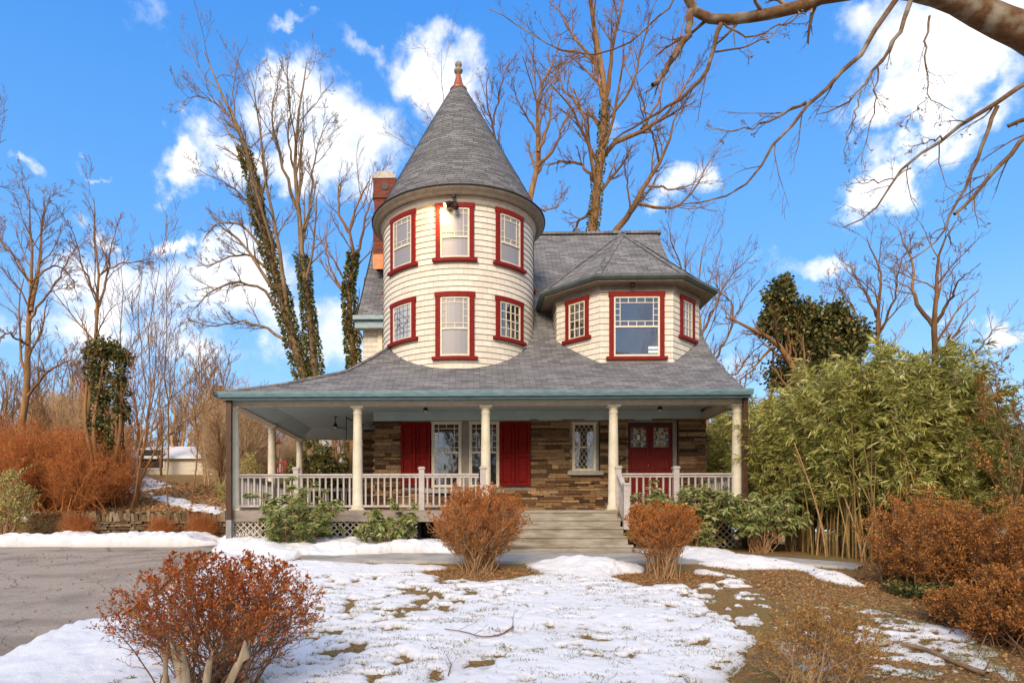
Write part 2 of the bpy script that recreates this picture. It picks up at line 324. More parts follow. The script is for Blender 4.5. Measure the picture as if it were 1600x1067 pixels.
class MB:
    def __init__(s): s.v=[]; s.f=[]; s.uv=[]; s.r=[]; s.cur=0.5
    def face(s, pts, uv=None):
        i=len(s.v); s.v+= [tuple(p) for p in pts]; s.f.append(tuple(range(i,i+len(pts)))); s.uv.append(uv); s.r.append(s.cur)
    def box(s, x0,x1,y0,y1,z0,z1, m=None, nu=1):
        f = m or (lambda a,b,c:(a,b,c))
        xs=[x0+(x1-x0)*i/nu for i in range(nu+1)]; i0=len(s.v)
        for x in xs: s.v += [f(x,y0,z0), f(x,y1,z0), f(x,y1,z1), f(x,y0,z1)]
        def q(*a): s.f.append(tuple(i0+k for k in a)); s.uv.append(None); s.r.append(s.cur)
        for k in range(nu):
            a=4*k; b=a+4
            q(a,b,b+3,a+3); q(b+1,a+1,a+2,b+2); q(a+3,b+3,b+2,a+2); q(a+1,b+1,b,a)
        q(0,3,2,1); e=4*nu; q(e,e+1,e+2,e+3)
        return s
    def lathe(s, prof, cx, cy, n=24, cz=0, a0=0, a1=2*math.pi):
        i0=len(s.v); closed = abs(a1-a0-2*math.pi)<1e-6; m=n if closed else n+1
        for (r,z) in prof:
            for k in range(m):
                a=a0+(a1-a0)*k/n; s.v.append((cx+r*math.cos(a), cy+r*math.sin(a), cz+z))
        for j in range(len(prof)-1):
            for k in range(n):
                k2=(k+1)%m
                s.f.append((i0+j*m+k, i0+j*m+k2, i0+(j+1)*m+k2, i0+(j+1)*m+k)); s.uv.append(None); s.r.append(s.cur)
        return s
    def tube(s, pts, r, n=6):
        pts=[Vector(p) for p in pts]; i0=len(s.v)
        rr = r if isinstance(r,(list,tuple)) else [r]*len(pts)
        for i,p in enumerate(pts):
            t=(pts[min(i+1,len(pts)-1)]-pts[max(i-1,0)]).normalized()
            a=t.cross(Vector((0,.3,1)) if abs(t.z)<.9 else Vector((1,.1,0))).normalized(); b=t.cross(a)
            for k in range(n):
                w=2*math.pi*k/n; s.v.append(tuple(p+(a*math.cos(w)+b*math.sin(w))*rr[i]))
        for i in range(len(pts)-1):
            for k in range(n):
                k2=(k+1)%n; s.f.append((i0+i*n+k,i0+i*n+k2,i0+(i+1)*n+k2,i0+(i+1)*n+k)); s.uv.append(None); s.r.append(s.cur)
        s.f.append(tuple(i0+k for k in range(n))[::-1]); s.uv.append(None); s.r.append(s.cur)
        e=i0+(len(pts)-1)*n; s.f.append(tuple(e+k for k in range(n))); s.uv.append(None); s.r.append(s.cur)
        return s
    def mesh(s, name, smooth=False, bevel=0):
        me=bpy.data.meshes.new(name); me.from_pydata(s.v,[],s.f); me.update()
        auto_uv(me)
        if any(u is not None for u in s.uv):
            ul=me.uv_layers[0].data
            for p,u in zip(me.polygons,s.uv):
                if u is not None:
                    for li,w in zip(p.loop_indices,u): ul[li].uv=w
        a=me.attributes.new('rnd','FLOAT','FACE'); a.data.foreach_set('value',s.r)
        if smooth: me.polygons.foreach_set('use_smooth',[True]*len(me.polygons))
        return me
    def build(s, name, mat, parent=None, smooth=False, loc=(0,0,0)):
        return link(name, s.mesh(name,smooth), mat, parent, loc)

def unit(v): return v/np.maximum(np.linalg.norm(v,axis=-1,keepdims=True),1e-9)
def arr_mesh(name, V, F, rnd=None, smooth=False, mats=None, mi=None):
    me=bpy.data.meshes.new(name); V=np.ascontiguousarray(V,dtype=np.float32); F=np.ascontiguousarray(F,dtype=np.int32)
    me.vertices.add(len(V)); me.vertices.foreach_set('co',V.ravel())
    k=F.shape[1]; me.loops.add(F.size); me.loops.foreach_set('vertex_index',F.ravel())
    me.polygons.add(len(F)); me.polygons.foreach_set('loop_start',np.arange(0,F.size,k,dtype=np.int32))
    try: me.polygons.foreach_set('loop_total',np.full(len(F),k,dtype=np.int32))
    except Exception: pass
    if rnd is not None:
        a=me.attributes.new('rnd','FLOAT','POINT'); a.data.foreach_set('value',np.ascontiguousarray(rnd,dtype=np.float32))
    me.update(calc_edges=True); me.validate()
    if smooth: me.polygons.foreach_set('use_smooth',np.ones(len(F),dtype=bool))
    return me
def spawn(rng, P, R, n, t0=.25, t1=1., ang=.7, lf=.5, rf=.6, K=5, up=.1, wand=.12, rmin=.003, droop=0, taper=.3, fall=.55, Lmax=99):
    Nn,Kp,_=P.shape
    plen=np.linalg.norm(np.diff(P,axis=1),axis=2).sum(1)
    t=t0+(t1-t0)*((np.arange(n)[None]+rng.random((Nn,n)))/n)
    fi=t*(Kp-1)*.9999; i=fi.astype(int); fr=(fi-i)[...,None]
    ar=np.arange(Nn)[:,None]
    a,b=P[ar,i],P[ar,i+1]; pos=a+(b-a)*fr; tan=unit(b-a)
    rad=R[ar,i]+(R[ar,i+1]-R[ar,i])*fr[...,0]
    perp=unit(np.cross(tan,rng.normal(size=tan.shape)))
    an=(ang*(.6+.7*rng.random((Nn,n))))[...,None]
    d=unit(np.cos(an)*tan+np.sin(an)*perp+np.array([0,0,up]))
    ln=np.minimum(plen[:,None]*lf*(1-fall*t)*(.55+.75*rng.random((Nn,n))),Lmax)
    st=(ln/(K-1)).reshape(-1,1)
    p=pos.reshape(-1,3); d=d.reshape(-1,3); out=[p]
    for k in range(K-1):
        out.append(out[-1]+d*st)
        d=unit(d+wand*rng.normal(size=d.shape)+np.array([0,0,up*.35-droop]))
    Q=np.stack(out,1)
    r0=np.maximum(rad.reshape(-1)*rf,rmin)
    rr=r0[:,None]*np.linspace(1,taper,K)[None]
    return Q,np.maximum(rr,rmin*.6)
def tubes(P,R,S):
    Nn,K,_=P.shape
    T=np.empty_like(P); T[:,1:-1]=P[:,2:]-P[:,:-2]; T[:,0]=P[:,1]-P[:,0]; T[:,-1]=P[:,-1]-P[:,-2]; T=unit(T)
    m=unit(P[:,-1]-P[:,0]); ref=np.where(np.abs(m[:,2:])<.8,np.array([[0,0,1.]]),np.array([[1.,.2,0]]))
    A=unit(np.cross(T,ref[:,None])); B=np.cross(T,A)
    w=2*np.pi*np.arange(S)/S
    V=P[:,:,None]+R[:,:,None,None]*(A[:,:,None]*np.cos(w)[:,None]+B[:,:,None]*np.sin(w)[:,None])
    base=(np.arange(Nn)*K*S)[:,None,None]; k=(np.arange(K-1)*S)[None,:,None]; s=np.arange(S)[None,None]
    s2=(s+1)%S
    F=np.stack([base+k+s,base+k+s2,base+k+S+s2,base+k+S+s],-1).reshape(-1,4)
    return V.reshape(-1,3),F
def cat(parts):
    V=[];F=[];o=0
    for v,f in parts: V.append(v);F.append(f+o);o+=len(v)
    return np.concatenate(V),np.concatenate(F)
def leaves(rng,P,D,Ln,W,rnd=None,curl=.15):
    D=unit(D); n=len(P); U=unit(np.cross(D,rng.normal(size=(n,3)))); Nm=np.cross(D,U)
    Ln=np.broadcast_to(Ln,(n,))[:,None]*(.65+.7*rng.random((n,1))); W=np.broadcast_to(W,(n,))[:,None]*(.7+.6*rng.random((n,1)))
    mid=P+D*Ln*.45+Nm*Ln*curl
    V=np.stack([P,mid+U*W*.5,P+D*Ln,mid-U*W*.5],1).reshape(-1,3)
    F=np.arange(4*n).reshape(-1,4)
    r=rng.random(n) if rnd is None else rnd
    return V,F,np.repeat(r,4)
def resample(pts,K,rng=None,jit=0):
    pts=np.array(pts,float); s=np.r_[0,np.cumsum(np.linalg.norm(np.diff(pts,axis=0),axis=1))]
    # Catmull-like smoothing through dense linear + box filter
    t=np.linspace(0,s[-1],K*6); q=np.stack([np.interp(t,s,pts[:,i]) for i in range(3)],1)
    w=5; pad=np.concatenate([np.repeat(q[:1],w,0),q,np.repeat(q[-1:],w,0)]); ker=np.ones(2*w+1)/(2*w+1)
    q=np.stack([np.convolve(pad[:,i],ker,'valid') for i in range(3)],1)
    q=q[np.linspace(0,len(q)-1,K).astype(int)]
    if rng is not None and jit: q[1:-1]+=rng.normal(size=(K-2,3))*jit
    return q
def traced(list_px, d, r0, r1, K=14, rng=None, jit=.0, spread=0):
    """list of pixel polylines at distance d -> arrays; spread = how far the tips lean toward or away"""
    P=[];R=[]
    for n,(pl,a,b) in enumerate(list_px):
        s = 0 if rng is None else rng.uniform(-spread,spread)
        pts=[at(x,y,d+s*i/(len(pl)-1)) for i,(x,y) in enumerate(pl)]
        P.append(resample(pts,K,rng,jit)); R.append(np.linspace(a,b,K))
    return np.array(P),np.array(R)
# value noise
_perm=np.random.default_rng(3).random((256,256))
def vnoise(x,y):
    xi=np.floor(x).astype(int); yi=np.floor(y).astype(int); fx=x-xi; fy=y-yi
    fx=fx*fx*(3-2*fx); fy=fy*fy*(3-2*fy)
    g=lambda a,b:_perm[a%256,b%256]
    return (g(xi,yi)*(1-fx)+g(xi+1,yi)*fx)*(1-fy)+(g(xi,yi+1)*(1-fx)+g(xi+1,yi+1)*fx)*fy
def fbm(x,y,o=4):
    s=0;a=.5;t=0
    for i in range(o): s=s+a*vnoise(x*2**i+17*i,y*2**i+5*i); t+=a; a*=.55
    return s/t
def sstep(a,b,x): t=np.clip((x-a)/(b-a),0,1); return t*t*(3-2*t)

# ------------------------------------------------------------------ terrain
HY=np.array([-60,0,5,6.8,9,11,12.9,14.5,16,20,30,60,200,600]); HZ=np.array([-2.5,-1.55,-1.2,-1.0,-.65,-.38,-.12,0,.1,.2,.7,1.6,4,6.])
def H(x,y):
    x=np.asarray(x,float); y=np.asarray(y,float)
    z=np.interp(y,HY,HZ)
    left=sstep(-6.0,-7.6,x)
    z=z+left*(sstep(19.7,20.0,y)*.72+np.clip(y-20,0,22)*.10)
    z=z-left*.08*sstep(20,15,y)
    right=sstep(6.5,12,x); z=z-right*(np.clip(y-16,0,200)*.05+.1)
    bank=sstep(7.5,11,x)*sstep(14,9,y); z=z+bank*.25
    return z+.05*(fbm(x*.7,y*.7,3)-.5)
def G(px,py):            # ground point seen at a pixel
    x,y,b=pix_dir(px,py)
    lo,hi=2.,200.
    ds=np.concatenate([np.linspace(3,40,1500),np.linspace(40,300,300)])
    zz=CAMZ+b/y*ds; hh=H(x/y*ds,ds); k=np.argmax(zz<=hh)
    d=ds[k] if (zz<=hh).any() else 60
    return (x/y*d,d,float(H(x/y*d,d)))
def grid_mesh(name,xs,ys,zf,mask=None,smooth=True):
    X,Y=np.meshgrid(xs,ys); Z=zf(X,Y); V=np.stack([X,Y,Z],-1).reshape(-1,3); nx=len(xs)
    j,i=np.meshgrid(np.arange(len(ys)-1),np.arange(nx-1),indexing='ij'); a=(j*nx+i).ravel()
    F=np.stack([a,a+1,a+nx+1,a+nx],1)
    if mask is not None:
        m=mask(X,Y).ravel(); F=F[m[F].any(1)]
        used=np.unique(F); mp=np.full(len(V),-1); mp[used]=np.arange(len(used)); V=V[used]; F=mp[F]
    return arr_mesh(name,V,F,smooth=smooth)
def poly_sd(X,Y,poly):   # positive inside
    poly=np.array(poly); d=np.full(X.shape,1e9); ins=np.zeros(X.shape,bool)
    for i in range(len(poly)):
        a=poly[i];b=poly[(i+1)%len(poly)]; e=b-a
        t=np.clip(((X-a[0])*e[0]+(Y-a[1])*e[1])/(e@e+1e-9),0,1)
        d=np.minimum(d,np.hypot(X-a[0]-t*e[0],Y-a[1]-t*e[1]))
        c=((a[1]>Y)!=(b[1]>Y))&(X<(b[0]-a[0])*(Y-a[1])/(b[1]-a[1]+1e-12)+a[0]); ins^=c
    return np.where(ins,d,-d)
def gp(l): return [G(x,y)[:2] for x,y in l]

def setting():
    xs=np.unique(np.concatenate([np.linspace(-300,-40,27),np.linspace(-40,-14,53),np.linspace(-14,14,281),np.linspace(14,40,53),np.linspace(40,300,27)]))
    ys=np.unique(np.concatenate([np.linspace(-60,3,22),np.linspace(3,21,181),np.linspace(21,45,97),np.linspace(45,600,56)]))
    me=grid_mesh('ground',xs,ys,H)
    # ground material: tan winter grass, brown mulch and litter
    m,n,b=new_mat('ground_mat')
    tc=N(n,'ShaderNodeTexCoord'); O=tc.outputs['Object']
    def nz(s,d=6): 
        t=N(n,'ShaderNodeTexNoise'); t.inputs['Scale'].default_value=s; t.inputs['Detail'].default_value=d; t.inputs['Roughness'].default_value=.65; n.links.new(O,t.inputs['Vector']); return t.outputs[0]
    def rg(v,a,c): 
        r=N(n,'ShaderNodeMapRange'); n.links.new(v,r.inputs[0]); r.inputs[1].default_value=a; r.inputs[2].default_value=c; return r.outputs[0]
    c=mixc(n,rg(nz(26),.35,.65),(.24,.12,.045),(.50,.31,.14))
    c2=mixc(n,rg(nz(45),.35,.65),(.20,.145,.045),(.44,.31,.13))
    c=mixc(n,rg(nz(.9,3),.45,.6),c,c2)
    c=mixc(n,rg(nz(120,2),.55,.75),c,(.09,.05,.025))
    n.links.new(c,b.inputs['Base Color']); b.inputs['Roughness'].default_value=1; b.inputs['Specular IOR Level'].default_value=.1
    bp=N(n,'ShaderNodeBump'); bp.inputs['Distance'].default_value=.05; n.links.new(nz(40,8),bp.inputs['Height']); n.links.new(bp.outputs[0],b.inputs['Normal'])
    tag(link('ground',me,'ground_mat'),kind='structure')
    # driveway
    edge=np.array(gp([(345,856),(322,866),(285,890),(235,935),(185,966),(120,985),(50,1012),(-40,1050),(-120,1100)])) 
    edge=edge[np.argsort(edge[:,1])]
    ya=np.linspace(2.5,float(edge[-1,1])+.3,90); far=17.3
    ya=np.linspace(2.5,far,100); ex=np.interp(ya,edge[:,1],edge[:,0])
    V=[];W=60
    for y,e in zip(ya,ex):
        xx=np.linspace(-26,e,W); zz=H(xx,np.full(W,y))+.03; V.append(np.stack([xx,np.full(W,y),zz],1))
    V=np.concatenate(V); j,i=np.meshgrid(np.arange(99),np.arange(W-1),indexing='ij'); a=(j*W+i).ravel()
    tag(link('driveway',arr_mesh('driveway',V,np.stack([a,a+1,a+W+1,a+W],1),smooth=True),'asphalt'),kind='structure')
    # concrete walk
    top=[(470,870),(560,869),(700,867),(820,865.5),(980,865.5),(1100,867),(1215,872),(1290,878.5),(1352,885)]
    bot=[(470,879),(560,880),(700,880.5),(820,881),(980,881),(1100,881),(1200,882),(1270,886),(1340,890)]
    V=[];W=8
    for k,(tp,bt) in enumerate(zip(top,bot)):
        A=np.array(G(*tp)[:2]);B=np.array(G(*bt)[:2])
        if k==3 or k==4: A[1]=14.55
        q=A[None]*(1-np.linspace(0,1,W)[:,None])+B[None]*np.linspace(0,1,W)[:,None]; V.append(q)
    V=np.array(V)  # 9,W,2 -> densify
    t=np.linspace(0,8,81); Vd=np.stack([[np.interp(t,np.arange(9),V[:,w,c]) for c in (0,1)] for w in range(W)],0) # W,2,81
    Q=np.stack([Vd[:,0].T,Vd[:,1].T],-1).reshape(-1,2); Z=H(Q[:,0],Q[:,1])+.045
    V3=np.c_[Q,Z]; j,i=np.meshgrid(np.arange(80),np.arange(W-1),indexing='ij'); a=(j*W+i).ravel()
    F=np.stack([a,a+W,a+W+1,a+1],1)
    # edge skirts
    lo=np.arange(81)*W; hi=lo+W-1; n0=len(V3)
    V3=np.concatenate([V3,V3[hi]-np.array([0,0,.12]),V3[lo]-np.array([0,0,.12])])
    k=np.arange(80); F=np.concatenate([F,np.stack([hi[k],hi[k+1],n0+k+1,n0+k],1),np.stack([lo[k+1],lo[k],n0+81+k,n0+81+k+1],1)])
    tag(link('path',arr_mesh('path',V3,F,smooth=False),'concrete'),kind='structure')
    # snow -------------------------------------------------
    polys=[ # (pixel outline, max thickness, patchiness)
      ([(338,862),(420,870),(560,881),(640,882),(690,884),(700,905),(760,914),(840,897),(815,874),(850,868),(960,876),(975,885),(985,905),(1010,918),(1050,915),(1085,890),(1130,893),(1180,910),(1200,935),(1190,960),(1180,1000),(1165,1067),(1150,1200),(500,1200),(300,1200),(-60,1250),(-60,1060),(52,1012),(100,983),(150,961),(185,966),(250,930),(300,885)],.062,1.),
      ([(332,862),(342,846),(352,842),(365,838),(420,838),(600,842),(640,846),(700,846),(720,868),(600,871),(500,872),(440,876),(380,872)],.30,0),
      ([(-60,1040),(20,1000),(80,965),(140,945),(185,950),(250,985),(300,1067),(150,1150),(-60,1200)],.14,0),
      ([(835,888),(850,874),(900,877),(970,879),(1000,890),(990,900),(900,905)],.22,0),
      ([(978,856),(1010,848),(1060,850),(1110,856),(1150,868),(1215,876),(1275,886),(1345,915),(1325,915),(1240,890),(1150,892),(1100,885),(1055,872),(1000,866)],.16,.3),
      ([(-60,846),(60,846),(110,843),(200,845),(340,842),(345,853),(335,857),(200,861),(100,866),(0,871),(-60,874)],.36,0),
      ([(1210,950),(1330,945),(1400,960),(1520,990),(1600,1067),(1250,1067),(1200,1000)],.035,1.25),
      ([(60,742),(150,735),(230,745),(280,760),(200,770),(90,765)],.06,1.5),
      ([(225,768),(300,782),(350,795),(352,805),(300,800),(240,780)],.07,1.5),
      ([(500,700),(560,700),(640,700),(640,730),(500,730)],.07,1.5),
      ([(0,795),(45,790),(90,800),(40,806)],.04,1),
    ]
    W=[(np.array(gp(p)),t,k) for p,t,k in polys]
    bare=[(G(745,897)[:2],1.0,.42),(G(1042,905)[:2],.95,.5)]
    def thick(X,Y):
        T=np.full(X.shape,-.3)
        n1=fbm(X*1.3,Y*1.3,4)-.5; n2=fbm(X*5+9,Y*7+3,4)-.5; n3=fbm(X*.5+30,Y*.5,2); n5=fbm(X*2.6+4,Y*2.6,3)-.5; n6=fbm(X*9,Y*9+7,2)-.5
        for poly,t,k in W:
            sd=poly_sd(X,Y,poly)+n1*.5
            lump=t*(.75+1.0*n1+.25*n2)+.035*(n5)+.022*n6
            h=np.where(sd>0,np.sqrt(np.clip(sd/(.3+t*1.5),0,1))*lump,sd*.8)
            if k:
                pat=(n2+.25*n3)*1.0
                # more patches on the mid left lawn and toward the right edge
                gx,gy,_=G(630,930); gx2,gy2,_=G(1150,930); gx3,gy3,_=G(560,1040)
                wgt=.25+1.1*np.exp(-((X-gx)/1.5)**2-((Y-gy)/1.4)**2)+1.3*np.exp(-((X-gx2)/1.1)**2-((Y-gy2)/2.0)**2)+.5*np.exp(-((X-gx3)/1.4)**2-((Y-gy3)/.8)**2)
                wgt=wgt*sstep(12.9,11.3,Y) if k==1. else wgt+.3
                hole=pat-(.29-.19*wgt*k)
                h=np.where(hole>0,h-np.minimum(hole,.2)*.55,h)
            T=np.maximum(T,h)
        for (bx,by),rx,ry in bare:
            e=1-np.sqrt(((X-bx)/rx)**2+((Y-by)/ry)**2)+n2*.5
            T=np.where(e>0,np.minimum(T,-.05-e*.1),np.minimum(T,T*0+np.clip(-e*.5,0,.5)+.0))
        # keep paths and driveway swept
        return T
    def swept(X,Y,T):
        ed=np.interp(Y,edge[:,1],edge[:,0]); on=(X<ed-.02)&(Y<16.6)
        T=np.where(on,np.minimum(T,-.05),T)
        yt=np.interp(X,Vd[0,0],Vd[0,1]); yb=np.interp(X,Vd[-1,0],Vd[-1,1]); inx=(X>Vd[0,0].min())&(X<3.9)
        n=fbm(X*3,Y*3,3)-.5
        dd=np.minimum(yt-Y,Y-yb)+n*.25
        T=np.where(inx&(dd>0),np.minimum(T,-.05),T)
        st=(X>-.4)&(X<3.5)&(Y>13.4)
        T=np.where(st,-.1,T)
        return T
    def zf(X,Y):
        T=swept(X,Y,thick(X,Y)); return H(X,Y)+T
    def with_thin(me):
        co=np.empty(len(me.vertices)*3,dtype=np.float32); me.vertices.foreach_get('co',co); co=co.reshape(-1,3)
        a=me.attributes.new('rnd','FLOAT','POINT'); a.data.foreach_set('value',np.clip((co[:,2]-H(co[:,0],co[:,1]))/.035,0,1).astype(np.float32)); return me
    m,n,b=new_mat('snow_mat')
    b.inputs['Base Color'].default_value=(.90,.88,.86,1); b.inputs['Roughness'].default_value=.75; b.inputs['Specular IOR Level'].default_value=.2
    b.inputs['Subsurface Weight'].default_value=.0
    tc=N(n,'ShaderNodeTexCoord'); 
    t=N(n,'ShaderNodeTexNoise'); t.inputs['Scale'].default_value=9; t.inputs['Detail'].default_value=8; n.links.new(tc.outputs['Object'],t.inputs['Vector'])
    t2=N(n,'ShaderNodeTexNoise'); t2.inputs['Scale'].default_value=70; t2.inputs['Detail'].default_value=5; n.links.new(tc.outputs['Object'],t2.inputs['Vector'])
    r=N(n,'ShaderNodeMapRange'); n.links.new(t2.outputs[0],r.inputs[0]); r.inputs[1].default_value=.62; r.inputs[2].default_value=.78
    c=mixc(n,r.outputs[0],(.83,.82,.81),(.62,.55,.46)); at_=N(n,'ShaderNodeAttribute'); at_.attribute_name='rnd'; c=mixc(n,at_.outputs['Fac'],(.55,.49,.42),c); n.links.new(c,b.inputs['Base Color'])
    bp=N(n,'ShaderNodeBump'); bp.inputs['Distance'].default_value=.03; bp.inputs['Strength'].default_value=.8
    n.links.new(mth(n,'ADD',t.outputs[0],mth(n,'MULTIPLY',t2.outputs[0],.3)),bp.inputs['Height']); n.links.new(bp.outputs[0],b.inputs['Normal'])
    m1=lambda X,Y:(zf(X,Y)-H(X,Y))>-.06
    me=grid_mesh('snow',np.arange(-15,9.6,.045),np.arange(4.0,20.,.045),zf,mask=m1)
    tag(link('snow',with_thin(me),'snow_mat'),kind='structure')
    me=grid_mesh('hillside_snow',np.arange(-34,-2,.15),np.arange(20.3,60,.15),zf,mask=m1)
    tag(link('snow',with_thin(me),'snow_mat'),kind='structure')
    return lambda X,Y: zf(X,Y)-H(X,Y)
SNOW=setting()
# ------------------------------------------------------------------ the house
def xa(px,d): return at(px,0,d)[0]
def za(px,py,d): return at(px,py,d)[2]
FY=[15.55,15.8,16.38,17.22,17.86,18.97,19.6,21.0,23.3]
FZ=[3.73,3.83,4.17,4.67,5.14,6.18,6.83,8.28,10.75]
fy=np.linspace(15.55,23.3,60)
def smooth_prof(X,Y,x):
    # monotone smooth interpolation
    X=np.array(X);Y=np.array(Y); m=np.gradient(Y,X); i=np.clip(np.searchsorted(X,x)-1,0,len(X)-2); h=X[i+1]-X[i]; t=(x-X[i])/h
    return (2*t**3-3*t**2+1)*Y[i]+(t**3-2*t**2+t)*h*m[i]+(-2*t**3+3*t**2)*Y[i+1]+(t**3-t**2)*h*m[i+1]
def F(y): return smooth_prof(FY,FZ,np.asarray(y,float))
XL,XR=-5.97,6.36             # eaves left, rake right
GT=[0,.6,1.43,2.03,2.67,3.13,3.67]; GZ=[3.73,3.86,4.06,4.29,4.52,4.97,5.5]
def hipx(z): return XL+np.interp(z,GZ,GT)
TX,TY,TR=-.44,19.37,2.17         # turret
WX0,WX1,WY=-2.70,6.26,18.2       # stone front
CX=[-5.78,-2.79,.29,3.33,6.24]   # columns
FLZ=.98
house=empty('house',(0,18,0),'Victorian stone and cream shingle house with a round pointed turret and wraparound porch','house')
hofs=Vector((0,-18,0))
class HB(MB):
    def build(s,name,mat,parent=None,smooth=False):
        parent=parent or house
        return link(name,s.mesh(name,smooth),mat,parent,hofs if parent is house else (0,0,0))
def part(name,mat,fn,parent=None,smooth=False):
    m=HB(); fn(m); return m.build(name,mat,parent,smooth)

def roofs():
    m=HB()
    zs=[];arc=0;rows=[]
    pz=None
    for y in fy:
        z=float(F(y)); 
        if pz is not None: arc+=math.hypot(y-pz[0],z-pz[1])
        pz=(y,z)
        x0=float(hipx(z)) if z<5.5 else (-2.25 if z<6.72 else -3.42)
        rows.append((y,z,x0,arc))
    for a,b in zip(rows,rows[1:]):
        ax,bx=a[2],b[2]
        if ax-bx>.9: ax=bx; 
        n=24
        for k in range(n):
            t0,t1=k/n,(k+1)/n
            xa0=ax+(XR-ax)*t0; xa1=ax+(XR-ax)*t1; xb0=bx+(XR-bx)*t0; xb1=bx+(XR-bx)*t1
            m.face([(xa0,a[0],a[1]),(xa1,a[0],a[1]),(xb1,b[0],b[1]),(xb0,b[0],b[1])],[(xa0,a[3]),(xa1,a[3]),(xb1,b[3]),(xb0,b[3])])
    # left slope of the porch roof
    arc=0;p=None
    lz=np.linspace(3.73,5.5,26)
    for z in lz:
        x=float(hipx(z)); y=float(np.interp(z,[float(F(v)) for v in fy],fy))
        if p:
            na=arc+math.hypot(x-p[0],z-p[2])
            m.face([(p[0],22.4,p[2]),(p[0],p[1],p[2]),(x,y,z),(x,22.4,z)],[(22.4,arc),(p[1],arc),(y,na),(22.4,na)]); arc=na
        p=(x,y,z)
    # back slope
    m.face([(XR,23.3,10.75),(XR,28,6),(-3.42,28,6),(-3.42,23.3,10.75)])
    m.build('roof','roof_shingle')
    # ridge cap
    part('ridge_cap','roof_shingle',lambda m:[m.box(-3.44+.3*i,-3.44+.3*i+.31,23.16,23.44,10.70+.004*(i%2),10.78+.004*(i%2)) for i in range(33)])
    # hip cap
    pts=[]
    for z in np.linspace(3.75,5.7,30):
        pts.append((float(hipx(min(z,5.5)))+(max(0,z-5.5)*.55),float(np.interp(z,[float(F(v)) for v in fy],fy)),z+.01))
    part('hip_cap','roof_shingle',lambda m:m.tube(pts,.055,6))
    # front gutter, fascia, beam
    m=HB(); g=[(0,-.11),(-.03,-.13),(-.08,-.13),(-.11,-.06),(-.12,.0),(-.10,.0),(-.09,-.05),(-.07,-.10),(-.03,-.10),(0,-.02)]
    for (a,b) in zip(g,g[1:]):
        m.face([(XL-.02,15.55+a[0],3.75+a[1]),(XR+.05,15.55+a[0],3.75+a[1]),(XR+.05,15.55+b[0],3.75+b[1]),(XL-.02,15.55+b[0],3.75+b[1])])
        m.face([(XL+a[0],22.4,3.75+a[1]),(XL+a[0],15.43,3.75+a[1]),(XL+b[0],15.43,3.75+b[1]),(XL+b[0],22.4,3.75+b[1])])
    m.face([(XR+.05,15.55+a,3.75+b) for a,b in g]); m.face([(XL-.02,15.55+a,3.75+b) for a,b in g][::-1])
    m.build('gutter','teal_gutter')
    def fa(m):
        m.box(XL+.02,XR+.03,15.56,15.60,3.57,3.70); m.box(XL+.02,XL+.06,15.60,22.4,3.57,3.70)
        m.box(XL+.06,XR,15.60,15.88,3.585,3.60)            # soffit
        m.box(XL+.06,XL+.34,15.88,22.4,3.585,3.60)
    part('fascia','teal_gutter',fa)
    def bm(m):
        m.box(CX[0]-.14,XR-.02,15.88,16.12,3.48,3.66); m.box(CX[0]-.12,CX[0]+.12,16.12,22.2,3.48,3.66); m.box(CX[0]+.12,WX0-.4,21.98,22.2,3.48,3.66)
        m.box(CX[4]-.12,CX[4]+.10,16.12,18.2,3.48,3.66)
    part('porch_beam','frieze_paint',bm)
    # ceiling with a cove on the left and the back
    m=HB(); x0=CX[0]+.12; zc=3.74; zb=3.52
    m.face([(x0+.45,16.1,zc),(6.12,16.1,zc),(6.12,18.24,zc),(x0+.45,18.24,zc)][::-1])
    m.face([(x0+.45,18.24,zc),(WX0,18.24,zc),(WX0,21.3,zc),(x0+.45,21.3,zc)][::-1])
    m.face([(x0,16.1,zb),(x0+.45,16.1,zc),(x0+.45,21.3,zc),(x0,21.98,zb)])
    m.face([(x0,21.98,zb),(x0+.45,21.3,zc),(WX0,21.3,zc),(WX0,21.98,zb)])
    m.build('porch_ceiling','ceiling_blue')
    part('wall_frieze','ceiling_blue',lambda m:m.box(WX0-.03,6.12,18.15,18.22,3.47,3.735))
    # rake board + gable wall
    m=HB()
    for a,b in zip(rows,rows[1:]):
        for (u0,u1,dz) in ((XR-.05,XR-.012,.12),):
            A0=(u0,a[0],a[1]-dz);A1=(u1,a[0],a[1]-dz);B0=(u0,b[0],b[1]-dz);B1=(u1,b[0],b[1]-dz)
            C0=(u0,a[0],a[1]-.012);C1=(u1,a[0],a[1]-.012);D0=(u0,b[0],b[1]-.012);D1=(u1,b[0],b[1]-.012)
            m.face([A1,B1,D1,C1]);m.face([A0,A1,B1,B0][::-1]);m.face([C0,C1,D1,D0]);m.face([A0,B0,D0,C0][::-1])
    m.build('rake_board','taupe_trim')
    m=HB()
    for a,b in zip(rows,rows[1:]):
        m.face([(6.24,a[0],3.66),(6.24,b[0],3.66),(6.24,b[0],b[1]-.03),(6.24,a[0],a[1]-.03)])
    m.face([(6.24,23.3,3.66),(6.24,27.7,3.66),(6.24,27.7,6.2),(6.24,23.3,10.7)])
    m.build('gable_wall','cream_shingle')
roofs()

